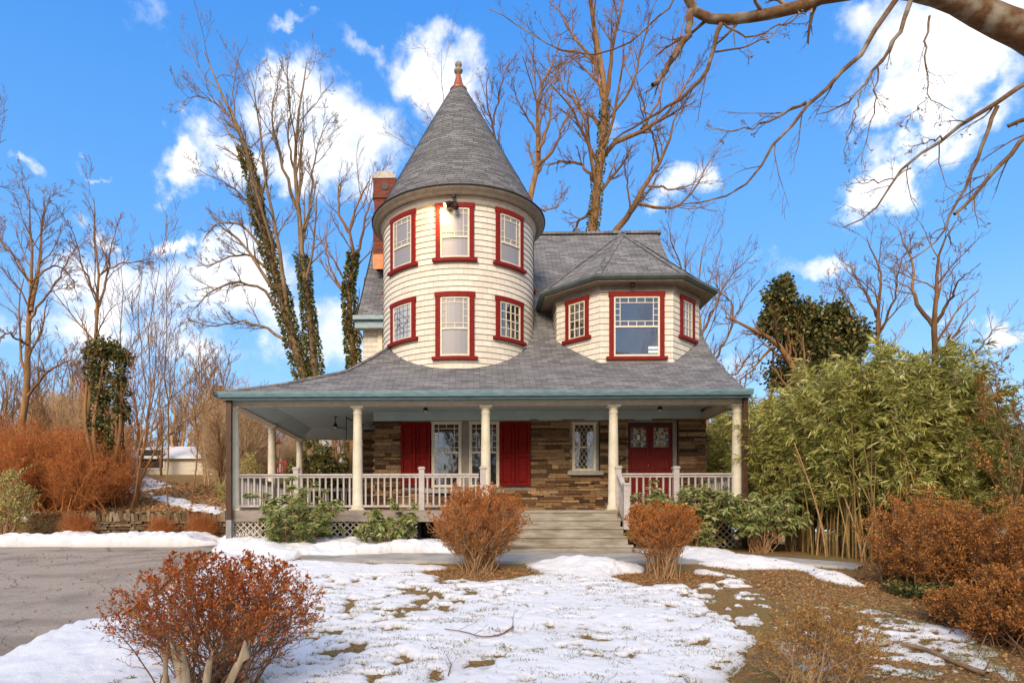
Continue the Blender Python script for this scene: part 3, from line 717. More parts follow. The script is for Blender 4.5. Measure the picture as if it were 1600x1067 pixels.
def stone_wall():
    rs=random.Random(5); m=HB(); mm=HB()
    y=18.2
    opens=[(-1.97,1.545,1.60,3.49),(2.66,3.42,2.08,3.44),(4.17,5.54,.9,3.47)]   # x0,x1,z0,z1
    def course(x0,x1,z0,z1,opens,m,put):
        z=z0
        while z<z1-.03:
            h=rs.choice([.035,.045,.055,.07,.09,.12]); h=min(h,z1-z)
            cuts=[(a,b) for a,b,c,d in opens if z+h>c+.01 and z<d-.01]
            segs=[];x=x0
            for a,b in sorted(cuts):
                if a>x: segs.append((x,a))
                x=max(x,b)
            if x<x1: segs.append((x,x1))
            for a,b in segs:
                x=a
                while x<b-.02:
                    w=rs.uniform(.16,.72); 
                    if b-(x+w)<.12: w=b-x
                    m.cur=rs.random()**1.1; dpt=rs.uniform(.0,.06)
                    g=.005; j=lambda:rs.uniform(-.006,.006)
                    put(m,x+g,x+w-g,z+g*.9+j()*.5,z+h-g*.9+j()*.5,dpt); x+=w
            z+=h
    def front(m,a,b,c,d,e):
        m.box(a,b,y-.02-e,y+.02,c,d)
    course(WX0,WX1,FLZ-.02,3.50,opens,m,front)
    def left(m,a,b,c,d,e): m.box(WX0-.02-e,WX0+.02,a,b,c,d)
    course(18.2,20.0,FLZ-.02,3.5,[],m,left)
    def left2(m,a,b,c,d,e): m.box(-3.3-.02-e,-3.28,a,b,c,d)
    course(20.0,22.6,FLZ-.02,3.5,[],m,left2)
    def fr2(m,a,b,c,d,e): m.box(a,b,19.98-e,20.02,c,d)
    course(-3.32,-2.7,FLZ-.02,3.5,[],m,fr2)
    def right(m,a,b,c,d,e): m.box(6.24,6.26+e,a,b,c,d)
    course(18.2,27.7,0.0,3.65,[],m,right)
    m.build('stone_wall','stone')
    mm.box(WX0,WX1,18.22,18.4,0,3.5) if 0 else None
    # mortar backing with openings: strips
    def strip(x0,x1,z0,z1): mm.box(x0,x1,y,y+.3,z0,z1)
    strip(WX0,-1.97,0,3.5); strip(-1.97,1.545,0,1.62); strip(1.545,2.66,0,3.5); strip(2.66,3.42,0,2.08); strip(3.42,4.17,0,3.5); strip(4.17,5.54,0,.97); strip(5.54,WX1,0,3.5)
    strip(2.66,3.42,3.44,3.5)
    mm.box(WX0,WX0+.3,18.5,20,0,3.5); mm.box(-3.3,-3.0,20.0,27.7,0,3.5); mm.box(-3.0,-2.7,20.0,20.3,0,3.5); mm.box(5.96,6.25,18.5,27.7,0,3.6)
    mm.box(-3.3,6.2,27.4,27.7,0,6.1)
    mm.build('mortar_bed','mortar')
    part('room_interior','iron',lambda m:(m.box(-2.3,5.9,19.3,19.4,.9,3.6)))
stone_wall()

# ---- windows: built in (u, v, w) = along, up, outward, then mapped
def cylmap(th0,cz):      # th from the front (towards +x)
    def f(u,w,v):        # MB.box passes x,y,z = u,w,v with w negative outward
        th=th0+u/TR; r=TR-w
        return (TX+r*math.sin(th), TY-r*math.cos(th), cz+v)
    return f
def planemap(cx,cy,cz,ang=0):
    c,s=math.cos(ang),math.sin(ang)     # wall direction u=(c,s); outward=(s,-c)
    def f(u,w,v): return (cx+u*c-w*s, cy+u*s+w*c, cz+v)
    return f
def window(f,w,h,tw=.11,trim='red_trim',glass='blind_glass',style='queen',sash='cream_trim',head=None,sill=True,curved=False,rec=0.0,label=None,lite=.5,sillmat=None,sd=.10):
    """outer trim size w x h, v from 0 (sill) to h"""
    nu=8 if curved else 1
    wi=empty('window'); wi.parent=house; wi.location=hofs
    if label: wi['label']=label
    hd=head or tw; iw=w/2-tw; v0=.05; v1=h-hd
    def B(m,u0,u1,v0,v1,w0,w1): m.box(u0,u1,-w1,-w0,v0,v1,f,max(1,int(nu*(u1-u0)/w+.99)) if curved else 1)
    m=MB(); B(m,-w/2,-iw,v0,h-hd,0,.05); B(m,iw,w/2,v0,h-hd,0,.05); B(m,-w/2-.02,w/2+.02,h-hd,h,0,.056); link('frame',m.mesh('frame'),trim,wi)
    if sill:
        m=MB(); B(m,-w/2-sd*.8,w/2+sd*.8,-.03,v0,0,sd); link('sill',m.mesh('sill'),sillmat or trim,wi)
    g=MB(); B(g,-iw,iw,v0,v1,-.02-rec,.006-rec); link('pane',g.mesh('pane'),glass,wi)
    s=MB(); st=.045; r=rec
    if style in('queen','double','diamond2'):
        vm=v0+(v1-v0)*lite
        B(s,-iw,-iw+st,v0,v1,.0-r,.026-r); B(s,iw-st,iw,v0,v1,.0-r,.026-r)
        B(s,-iw+st,iw-st,v0,v0+st*1.5,.0-r,.026-r); B(s,-iw+st,iw-st,v1-st,v1,.0-r,.03-r); B(s,-iw+st,iw-st,vm-st*.5,vm+st*.5,.0-r,.034-r)
        a0,a1,b0,b1=-iw+st,iw-st,vm+st*.5,v1-st; t=.009
        if style=='queen':
            ins=min(.12,(a1-a0)*.17)
            for u in (a0+ins,a1-ins): B(s,u-t,u+t,b0,b1,.006-r,.02-r)
            for v in (b0+ins,b1-ins): B(s,a0,a1,v-t,v+t,.006-r,.0215-r)
            for k in range(1,3):
                v=b0+ins+(b1-b0-2*ins)*k/3
                if k==1 or (b1-b0)>.7:
                    B(s,a0,a0+ins-t,v-t,v+t,.006-r,.019-r); B(s,a1-ins+t,a1,v-t,v+t,.006-r,.019-r)
            nk=1 if (a1-a0)<.8 else 3
            for k in range(1,nk+1):
                u=a0+ins+(a1-a0-2*ins)*k/(nk+1)
                B(s,u-t,u+t,b0,b0+ins-t,.006-r,.019-r); B(s,u-t,u+t,b1-ins+t,b1,.006-r,.019-r)
    else:
        B(s,-iw,-iw+st,v0,v1,.0-r,.026-r); B(s,iw-st,iw,v0,v1,.0-r,.026-r); B(s,-iw+st,iw-st,v0,v0+st,.0-r,.026-r); B(s,-iw+st,iw-st,v1-st,v1,.0-r,.026-r)
        if style.startswith('grid'):
            nx,ny=int(style[4]),int(style[5])
            for k in range(1,nx):
                u=-iw+st+(2*iw-2*st)*k/nx; B(s,u-.011,u+.011,v0+st,v1-st,.004-r,.021-r)
            for k in range(1,ny):
                v=v0+st+(v1-v0-2*st)*k/ny; B(s,-iw+st,iw-st,v-.011,v+.011,.004-r,.0225-r)
    link('sash',s.mesh('sash'),sash,wi)
    if style in('lead','diamond2'):
        l=MB(); a0,a1,b0,b1=-iw+st,iw-st,v0+st,v1-st
        rr=random.Random(3)
        def seg(p,q,n=4):
            l.tube([f(p[0]+(q[0]-p[0])*i/n,-.012+r,p[1]+(q[1]-p[1])*i/n) for i in range(n+1)],.0055,4)
        if style=='lead':
            for k in range(1,5): u=a0+(a1-a0)*k/5; seg((u,b0),(u+.03*math.sin(k*2),b1))
            for k in range(1,6): v=b0+(b1-b0)*k/6; seg((a0,v),(a1,v+.03*math.cos(k)))
            for k in range(9):
                u=rr.uniform(a0+.05,a1-.15); v=rr.uniform(b0+.05,b1-.25); c=[(u+.1*math.sin(i*.9+k),v+.06*i) for i in range(5)]
                l.tube([f(min(max(x,a0),a1),-.013+r,min(y,b1)) for x,y in c],.006,4)
        else:
            p=.125
            for sg in (1,-1):
                for k in range(-14,15):
                    # line u*1.6 +- v = k*p
                    pts=[]
                    for u in np.linspace(a0,a1,40):
                        v=(b0+b1)/2+sg*1.5*(u)+k*p*1.5
                        if b0<=v<=b1 and abs(v-(v0+(v1-v0)*lite))>.03: pts.append((u,v))
                    if len(pts)>2: 
                        q0,q1=pts[0],pts[-1]; seg(q0,q1,1)
        link('lead_lines',l.mesh('lead_lines'),'cream_trim' if style=='diamond2' else 'lead',wi)
    return wi

def turret():
    m=HB()
    zt,zb=8.96,3.9; n=72; ch=.152; rows=int((zt-zb)/ch)
    for k in range(rows+1):
        z0=zb+k*ch; z1=min(zt,z0+ch)
        for i in range(n):
            a,b=2*math.pi*i/n,2*math.pi*(i+1)/n
            P=lambda t,r,z:(TX+r*math.cos(t),TY+r*math.sin(t),z)
            m.face([P(a,TR+.004,z0),P(b,TR+.004,z0),P(b,TR-.012,z1),P(a,TR-.012,z1)],[(a*TR,z0-zb),(b*TR,z0-zb),(b*TR,z1-zb),(a*TR,z1-zb)])
            m.face([P(a,TR-.012,z0),P(b,TR-.012,z0),P(b,TR+.004,z0),P(a,TR+.004,z0)],[(a*TR,z0-zb),(b*TR,z0-zb),(b*TR,z0-zb),(a*TR,z0-zb)])
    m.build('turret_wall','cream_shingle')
    part('turret_frieze','frieze_paint',lambda m:m.lathe([(TR-.02,8.90),(TR+.03,8.90),(TR+.03,9.05),(2.24,9.07),(2.24,9.10)],TX,TY,96),None,True)
    part('drip_edge','drip_edge',lambda m:m.lathe([(2.43,9.252),(2.50,9.245),(2.50,9.275),(2.40,9.30)],TX,TY,96),None,True)
    part('turret_cornice','cornice_brown',lambda m:m.lathe([(2.24,9.075),(2.33,9.08),(2.33,9.11),(2.38,9.13),(2.385,9.16),(2.44,9.18),(2.47,9.235),(2.47,9.25),(2.36,9.25)],TX,TY,96),None,True)
    # cone in courses
    m=HB(); prof_z=[9.24,9.6,10.1,11.0,12.1,12.8,13.32]; prof_r=[2.43,2.22,1.96,1.46,.86,.47,.17]
    nz=58; n=72; rs=random.Random(2)
    for k in range(nz):
        z0=9.24+(13.32-9.24)*k/nz; z1=9.24+(13.32-9.24)*(k+1)/nz
        r0=np.interp(z0,prof_z,prof_r);r1=np.interp(z1,prof_z,prof_r); rm=(r0+r1)/2; off=rs.random()*3
        sl=.115*k; 
        for i in range(n):
            a,b=2*math.pi*i/n,2*math.pi*(i+1)/n
            P=lambda t,r,z:(TX+r*math.cos(t),TY+r*math.sin(t),z)
            m.face([P(a,r0+.006,z0),P(b,r0+.006,z0),P(b,r1-.002,z1),P(a,r1-.002,z1)],[(a*rm+off,sl),(b*rm+off,sl),(b*rm+off,sl+.115),(a*rm+off,sl+.115)])
    m.build('turret_roof','roof_shingle')
    def fin(m): m.lathe([(.24,13.22),(.25,13.25),(.17,13.33),(.12,13.45),(.07,13.66),(.05,13.74),(.0,13.75)],TX,TY,24)
    part('finial_base','copper_dark',fin,None,True)
    def ball(m):
        m.lathe([(.04,13.7),(.06,13.74),(.12,13.77),(.13,13.81),(.12,13.84),(.06,13.87),(.05,13.90),(.085,13.93),(.105,13.98),(.085,14.04),(.03,14.08),(0,14.085)],TX,TY,20)
    part('finial','finial_stone',ball,None,True)
    T=math.radians
    c=-1.2
    window(cylmap(T(c),7.45),.98,1.47,.115,style='queen',curved=True,lite=.42,label='upper front turret window lit on its left side by the flood light')
    window(cylmap(T(c-41.5),7.45),.98,1.47,.115,glass='blind_glass',style='queen',curved=True,lite=.42)
    window(cylmap(T(c+42),7.45),.98,1.47,.115,style='queen',curved=True,lite=.42)
    window(cylmap(T(c),4.92),1.0,1.72,.125,style='queen',curved=True,lite=.47,label='tall lower front turret window')
    window(cylmap(T(c-41.5),5.5),.98,1.12,.115,glass='leaded_glass',style='lead',curved=True,label='leaded lower turret window')
    window(cylmap(T(c+42),5.5),.98,1.12,.115,glass='dark_glass',style='grid44',curved=True,label='square gridded lower turret window')
    for s in (-110,110,180): window(cylmap(T(c+s),7.45),.98,1.47,.115,style='queen',curved=True,lite=.42)
    # flood light under the eave
    fl=empty('flood_light'); fl.parent=house; fl.location=hofs
    y0=TY-TR-.12
    part('mount','dark_metal',lambda m:m.lathe([(.0,9.08),(.05,9.08),(.05,9.0),(.025,8.98),(.025,8.88),(0,8.88)],TX-.06,y0,12),fl)
    for s,t in ((-1,(-.30,-.10,-.16)),(1,(.02,-.16,-.22))):
        a=Vector((TX-.06+.03*s,y0-.02,8.88)); v=Vector(t).normalized(); 
        link('lamp_head',MB().tube([a,a+v*.05,a+v*.07,a+v*.22,a+v*.24],[.03,.035,.06,.075,.08],14).mesh('lamp_head',True),'dark_metal',fl)
        if s<0: link('bulb',MB().tube([a+v*.235,a+v*.243],[.06,.06],14).mesh('bulb'),'lamp_glow',fl)
    ld=bpy.data.lights.new('flood_lamp','SPOT'); lo=bpy.data.objects.new('flood_lamp',ld); col.objects.link(lo); lo.parent=fl
    ld.energy=75; ld.color=(1,.50,.10); ld.spot_size=2.2; ld.spot_blend=.8; ld.shadow_soft_size=.03
    p=Vector((TX-.33,y0-.13,8.74)); lo.location=p; lo.rotation_euler=(Vector((-.25,.6,-.45))).to_track_quat('-Z','Y').to_euler()
turret()

def dormer():
    cx=at(994.5,500,17.5)[0]; hw=.95; s=1.0; y=17.5; z0,z1=4.2,6.86
    A=(cx-hw,y);B=(cx+hw,y);C=(cx+hw+s,y+s);D=(cx-hw-s,y+s);C2=(cx+hw+s,21);D2=(cx-hw-s,21)
    m=HB(); pl=[D2,D,A,B,C,C2]; n=int((z1-z0)/.152)+1
    for p,q in zip(pl,pl[1:]):
        L_=math.hypot(q[0]-p[0],q[1]-p[1]); nx,ny=(q[1]-p[1])/L_,-(q[0]-p[0])/L_
        for k in range(n):
            a=z0+k*.152;b=min(z1,a+.152); o0,o1=.008,-.004
            m.face([(p[0]+nx*o0,p[1]+ny*o0,a),(q[0]+nx*o0,q[1]+ny*o0,a),(q[0]+nx*o1,q[1]+ny*o1,b),(p[0]+nx*o1,p[1]+ny*o1,b)],[(0,a-z0),(L_,a-z0),(L_,b-z0),(0,b-z0)])
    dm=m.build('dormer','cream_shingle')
    # frieze board
    def off(e):  # offset outline by e
        k=e*math.tan(math.pi/8)
        return [(cx-hw-s-e,21.5),(cx-hw-s-e,y+s-k),(cx-hw-k,y-e),(cx+hw+k,y-e),(cx+hw+s+e,y+s-k),(cx+hw+s+e,21.5)]
    def band(m,e0,za_,e1,zb_):
        P=off(e0);Q=off(e1)
        for i in range(5): m.face([(*P[i],za_),(*P[i+1],za_),(*Q[i+1],zb_),(*Q[i],zb_)])
    m=HB(); band(m,.03,6.67,.03,6.9); band(m,0,6.67,.03,6.67); link('frieze_board',m.mesh('frieze_board'),'cornice_brown',dm)
    m=HB(); band(m,.03,6.86,.34,6.86); band(m,.34,6.86,.34,6.95); link('eave_soffit',m.mesh('s'),'cornice_brown',dm)
    m=HB(); band(m,.34,6.90,.40,6.90);band(m,.40,6.90,.46,6.95);band(m,.46,6.95,.47,7.01);band(m,.47,7.01,.44,7.01);band(m,.44,7.01,.38,6.94); link('gutter',m.mesh('gutter'),'dark_teal',dm)
    P=off(.42); ez=6.99; ap=(cx,19.2,8.98); bk=(cx,22.2,8.98); m=HB()
    e=[(p[0],p[1],ez) for p in P]
    e[0]=(e[0][0],21.5,ez); e[5]=(e[5][0],21.5,ez)
    for i in (1,2,3): m.face([e[i],e[i+1],ap])
    m.face([e[0],e[1],ap,bk]); m.face([e[4],e[5],bk,ap])
    link('roof',m.mesh('roof'),'roof_shingle',dm)
    m=HB()
    for i in (1,2,3,4):
        a,b=Vector(e[i]),Vector(ap); nseg=12
        for k in range(nseg):
            p=a.lerp(b,k/nseg); q=a.lerp(b,(k+1.05)/nseg); hd=(q-p).normalized(); sd=hd.cross(Vector((0,0,1))).normalized()*.11
            up=Vector((0,0,.022)); up2=Vector((0,0,.034)); dn=Vector((0,0,-.035))
            m.face([p-sd+dn+up,p+up2,q+up,q-sd+dn+up]); m.face([p+up2,p+sd+dn+up,q+sd+dn+up,q+up]); 
    link('hip_cap',m.mesh('hip_cap'),'roof_shingle',dm)
    window(planemap(cx,y-.008,4.95),1.42,1.74,.115,glass='mid_glass',style='queen',lite=.5,label='large front dormer window')
    a45=math.radians(45)
    window(planemap(cx-hw-s/2-.006,y+s/2-.006,5.58,-a45),.74,1.12,.10,glass='dark_glass',style='grid34')
    window(planemap(cx+hw+s/2+.006,y+s/2-.006,5.58,a45),.74,1.12,.10,glass='blind_glass',style='grid34')
    st=MB(); st.box(cx+.30,cx+.62,y-.026,y-.016,5.20,5.27).box(cx+.30,cx+.62,y-.026,y-.016,5.10,5.17); link('window_sticker',st.mesh('window_sticker'),'sticker',house,hofs)
    part('eave_lamp','dark_metal',lambda m:m.lathe([(0,6.85),(.06,6.85),(.07,6.80),(.05,6.76),(0,6.75)],cx-.15,y-.18,14))
dormer()

def left_wing():
    m=HB()
    # upper wall behind the turret
    for k in range(17):
        z0=4.3+.152*k; z1=min(6.62,z0+.152)
        m.face([(-3.3,19.85,z0),(-1.5,19.85,z0),(-1.5,19.865,z1),(-3.3,19.865,z1)],[(0,z0),(1.8,z0),(1.8,z1),(0,z1)])
        m.face([(-3.3,27.7,z0),(-3.3,19.85,z0),(-3.29,19.85,z1),(-3.29,27.7,z1)],[(0,z0),(7.8,z0),(7.8,z1),(0,z1)])
    m.face([(-3.3,19.9,6.6),(-3.3,23.3,10.6),(-3.3,27.7,6.2)][::-1])
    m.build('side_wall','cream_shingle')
    part('corner_board','cream_trim',lambda m:(m.box(-2.85,-2.72,19.80,19.86,4.3,6.56)))
    def g(m): m.box(-3.52,-1.6,19.34,19.46,6.62,6.74)
    part('side_gutter','teal_gutter',g)
    part('side_fascia','teal_gutter',lambda m:(m.box(-3.48,-1.6,19.46,19.50,6.40,6.72)))
    part('side_soffit','taupe_trim',lambda m:(m.box(-3.46,-1.6,19.50,19.86,6.44,6.47),m.box(-3.46,-3.42,19.50,27.7,6.40,6.47)))
    # rake edge
    def rk(m):
        p=[(19.45,float(F(19.45))),(23.3,10.75)]
        m.face([(-3.45,p[0][0],p[0][1]-.13),(-3.45,p[1][0],p[1][1]-.13),(-3.45,p[1][0],p[1][1]+.01),(-3.45,p[0][0],p[0][1]+.01)][::-1])
        m.face([(-3.45,p[0][0],p[0][1]-.13),(-3.40,p[0][0],p[0][1]-.13),(-3.40,p[1][0],p[1][1]-.13),(-3.45,p[1][0],p[1][1]-.13)])
    part('rake_board','taupe_trim',rk)
    # chimney
    x0,x1=xa(584,22),xa(618,22); zt=za(600,283,22)
    ch=HB(); ch.box(x0+.03,x1-.02,21.9,22.65,6.2,zt-.62); ch.box(x0-.02,x1+.04,21.85,22.7,zt-.62,zt-.45); ch.box(x0-.0,x1+.02,21.87,22.68,zt-.45,zt+.02)
    c=ch.build('chimney','chimney_brick')
    link('chimney_cap',HB().box(x0-.03,x1+.03,21.84,22.71,zt+.02,zt+.14).box(x0+.14,x1-.08,21.95,22.6,zt+.14,zt+.30).mesh('cap'),'chimney_cap',c)
    fo=link('flue_opening',MB().lathe([(0,0),(.11,0),(.11,.02),(0,.02)],0,0,16).mesh('flue'),'iron',c)
    fo.rotation_euler=(math.pi/2,0,0); fo.location=((x0+x1)/2+.03,21.865,zt-.25)
    xf=xa(583,20.9)
    part('chimney_flashing','copper',lambda m:m.box(xf,xf+.34,20.86,20.9,za(590,421,20.9),za(590,398,20.9)))
    part('chimney_base','chimney_brick',lambda m:m.box(xf+.0,xf+.5,20.905,21.9,8.9,9.9))
left_wing()

def porch():
    # deck
    part('deck','deck_wood',lambda m:(m.box(CX[0]-.15,.25,15.86,18.2,FLZ-.05,FLZ),m.box(.25,3.36,15.7,18.2,FLZ-.05,FLZ),m.box(3.36,XR-.02,15.86,18.2,FLZ-.05,FLZ),m.box(CX[0]-.15,-2.72,18.2,22.2,FLZ-.05,FLZ)))
    part('skirt_board','skirt_wood',lambda m:(m.box(CX[0]-.17,.26,15.82,15.86,.71,FLZ+.004),m.box(3.36,XR,15.82,15.86,.71,FLZ+.004),m.box(CX[0]-.19,CX[0]-.15,15.82,22.2,.71,FLZ+.004)))
    part('crawl_shade_panel','iron',lambda m:(m.box(CX[0]+.5,-1.3,16.5,16.55,-.1,.92)))  # near-black panels added behind the lattice, standing in for the shade under the porch
    part('crawl_shade_panel','iron',lambda m:(m.box(-1.3,.24,17.2,17.25,-.1,.92)))
    part('crawl_shade_panel','iron',lambda m:(m.box(3.4,6.3,16.5,16.55,-.1,.92)))
    part('crawl_shade_panel','iron',lambda m:(m.box(CX[0]+.5,CX[0]+.55,16.6,22,-.1,.92)))
    def lattice(x0,x1,z0,z1,f,name='lattice_panel'):
        m=HB(); p=.155; w=.019
        for sg,dd in ((1,0),(-1,.012)):
            k=-(z1-z0)
            while k<(x1-x0)+(z1-z0):
                # line u = k + sg*(v) ; param v in 0..h
                h=z1-z0; pts=[]
                u0=k if sg>0 else k+0; 
                for v in (0,h): pts.append((k+(v if sg>0 else h-v),v))
                (ua,va),(ub,vb)=pts
                # clip u to 0..L
                Lx=x1-x0
                def cl(ua,va,ub,vb):
                    out=[]
                    for (u,v,u2,v2) in ((ua,va,ub,vb),(ub,vb,ua,va)):
                        if u<0: t=(0-u)/(u2-u); u,v=0,v+(v2-v)*t
                        if u>Lx: t=(Lx-u)/(u2-u); u,v=Lx,v+(v2-v)*t
                        out.append((u,v))
                    return out
                if max(ua,ub)>0.03 and min(ua,ub)<Lx-.03:
                    (a,b),(c,d)=cl(ua,va,ub,vb)
                    e=w*1.1
                    Q=[(a-e,b),(a+e,b),(c+e,d),(c-e,d)]
                    P0=[f(x0+u,z0+v,-dd) for u,v in Q]; P1=[f(x0+u,z0+v,-dd+.010) for u,v in Q]
                    m.face(P0); m.face(P1[::-1]); 
                    for i in range(4): m.face([P0[i],P1[i],P1[(i+1)%4],P0[(i+1)%4]])
                k+=p
        fr=HB()
        link_=m.build(name,'lattice_wood')
        return link_
    ff=lambda u,v,w:(u,15.88-w*-1,v)
    lattice(CX[0]-.12,-1.35,.1,.71,ff); lattice(3.55,XR-.05,.1,.71,ff)
    lattice(15.95,22.1,.1,.71,lambda u,v,w:(CX[0]-.12+w,u,v))
    part('basement_window','lit_window',lambda m:m.box(-.52,-.08,17.1,17.15,.1,.52))
    # steps
    def st(m):
        for i in range(5):
            zt_=FLZ*(5-i)/5-(0.005 if i==0 else 0); y0=15.7-.3*i
            m.box(.28-.03*i,3.34-.03*i*(-1 if i>2 else 0)+0.02*i,y0-.30 if i<4 else 14.5,y0 if i else 15.82,-.1,zt_) if 0 else None
        for i in range(5):
            zt_=FLZ*(5-i)/5-(.006 if i==0 else 0); yf=[15.70,15.4,15.1,14.8,14.5][i]; yb=[15.82,15.70,15.4,15.1,14.8][i]
            e=.03*max(0,i-2)
            m.box(.26-e,3.365+e,yf,yb,-.1,zt_); m.box(.24-e,3.38+e,yf-.025,yf+.05,zt_-.05,zt_+.004)
    part('porch_steps','step_stone',st)
    # columns
    prof=[(.165,0),(.165,.05),(.15,.06),(.155,.09),(.15,.12),(.125,.13),(.122,.5),(.12,1.0),(.112,1.6),(.103,2.2),(.10,2.30),(.11,2.31),(.112,2.34),(.10,2.35),(.10,2.41),(.115,2.43),(.14,2.455)]
    me=MB().lathe(prof,0,0,28).mesh('column',True)
    cap=MB().box(-.15,.15,-.15,.15,2.455,2.50).mesh('capital'); pl=MB().box(-.18,.18,-.18,.18,-.002,.035).mesh('plinth')
    for (x,y) in [(c,16.0) for c in CX]+[(CX[0],19.0),(CX[0],22.05)]:
        o=link('porch_column',me,'column_paint',house,Vector((x,y-18,FLZ)))
        link('capital',cap,'column_paint',o); link('plinth',pl,'column_paint',o)
    bal=MB().box(-.02,.02,-.02,.02,1.10,1.80).mesh('baluster')
    def rail(p,q,post_ends=()):
        (x0,y0),(x1,y1)=p,q; L_=math.hypot(x1-x0,y1-y0); c,s=(x1-x0)/L_,(y1-y0)/L_
        f=lambda u,w,v:(x0+u*c-w*s,y0+u*s+w*c,v)
        m=MB(); m.box(0,L_,-.06,.06,1.82,1.86,f); m.box(0,L_,-.03,.03,1.765,1.823,f)
        r=empty('railing'); r.parent=house; r.location=hofs
        link('top_rail',m.mesh('top_rail'),'rail_wood',r); m2=MB(); m2.box(0,L_,-.035,.035,1.06,1.11,f); link('bottom_rail',m2.mesh('bottom_rail'),'rail_wood',r)
        n=int(round(L_/.15))
        for i in range(n):
            u=L_*(i+.5)/n; b=link('baluster',bal,'rail_wood',r,f(u,0,0)); b.rotation_euler.z=math.atan2(s,c)
    nw=MB().box(-.065,.065,-.065,.065,0,.99).box(-.085,.085,-.085,.085,.99,1.02).box(-.07,.07,-.07,.07,1.02,1.045).mesh('newel_post')
    def newel(x,y,z=FLZ): link('newel_post',nw,'rail_wood',house,Vector((x,y-18,z)))
    xn=lambda px:xa(px,16.0)
    a=xn(463);b=xn(659)
    rail((CX[0]+.12,16),(a-.065,16)); newel(a,16); rail((a+.065,16),(CX[1]-.12,16)); rail((CX[1]+.12,16),(b-.065,16)); newel(b,16); rail((b+.065,16),(.12,16)); newel(.22,15.93)
    c=xn(1056); newel(3.42,15.9); rail((3.49,16),(c-.065,16)); newel(c,16); rail((c+.065,16),(CX[4]-.12,16))
    rail((CX[0],16.15),(CX[0],18.85)); rail((CX[0],19.15),(CX[0],21.9)); rail((CX[0]+.12,22.05),(-3.4,22.05)); rail((CX[4],16.15),(CX[4],18.1))
    # sloped stair rail with its lower newel
    newel(3.43,15.1,.53)
    def sl(m):
        f=lambda u,w,v:(u,w,v)
        for (dz,h,wd) in ((1.80,.05,.055),(1.05,.05,.03)):
            m.face([(3.43-wd,15.85,dz),(3.43-wd,15.15,dz-.42),(3.43-wd,15.15,dz-.42+h),(3.43-wd,15.85,dz+h)])
            m.face([(3.43+wd,15.85,dz),(3.43+wd,15.15,dz-.42),(3.43+wd,15.15,dz-.42+h),(3.43+wd,15.85,dz+h)][::-1])
            m.face([(3.43-wd,15.85,dz+h),(3.43-wd,15.15,dz-.42+h),(3.43+wd,15.15,dz-.42+h),(3.43+wd,15.85,dz+h)])
            m.face([(3.43-wd,15.85,dz),(3.43-wd,15.15,dz-.42),(3.43+wd,15.15,dz-.42),(3.43+wd,15.85,dz)][::-1])
        for y in (15.3,15.43,15.56,15.69): 
            d=(15.85-y)*.6; m.box(3.41,3.45,y-.02,y+.02,1.08-d,1.82-d)
    part('stair_railing','rail_wood',sl)
    # downspouts
    def ds(m):
        x=xa(360,15.75); m.box(x-.07,x+.05,15.66,15.76,.75,3.62)
    part('downspout','brown_pipe',ds)
    part('downspout_foot','grey_pipe',lambda m:m.box(xa(360,15.75)-.075,xa(360,15.75)+.055,15.655,15.765,.12,.75))
    x=xa(1163.5,15.75); part('downspout','brown_pipe',lambda m:m.box(x-.05,x+.05,15.68,15.78,.1,3.62))
    # porch lamps
    def lamp(px,py,d,drop=.22):
        x,y,z=at(px,py,d); o=HB().lathe([(0,3.735),(.05,3.735),(.05,3.72),(.012,3.71),(.012,3.735-drop+.12),(.03,3.735-drop+.12),(.06,3.735-drop+.04),(.075,3.735-drop),(.02,3.735-drop)],x,y,14).build('porch_lamp','dark_metal',None,True)
        link('shade',MB().lathe([(.03,3.73-drop+.1),(.06,3.73-drop+.03),(.055,3.73-drop-.03),(0,3.73-drop-.04)],x,y,12).mesh('shade',True),'cream_trim',o)
    lamp(524,665,19.0,.3); lamp(665,637,17.2,.16); lamp(1031,637,17.2,.16)
    # hanging hook with its chain on the left
    x,y,z=at(541,660,19.0)
    part('porch_swing_hook','dark_metal',lambda m:(m.tube([(x,y,3.74),(x,y,2.95)],.012),m.tube([(x,y,3.70),(x+.5,y+.1,3.5)],.016),m.tube([at(524,668,19),(x-.12,y,3.42),(x+.02,y,3.38)],.01)))
porch()

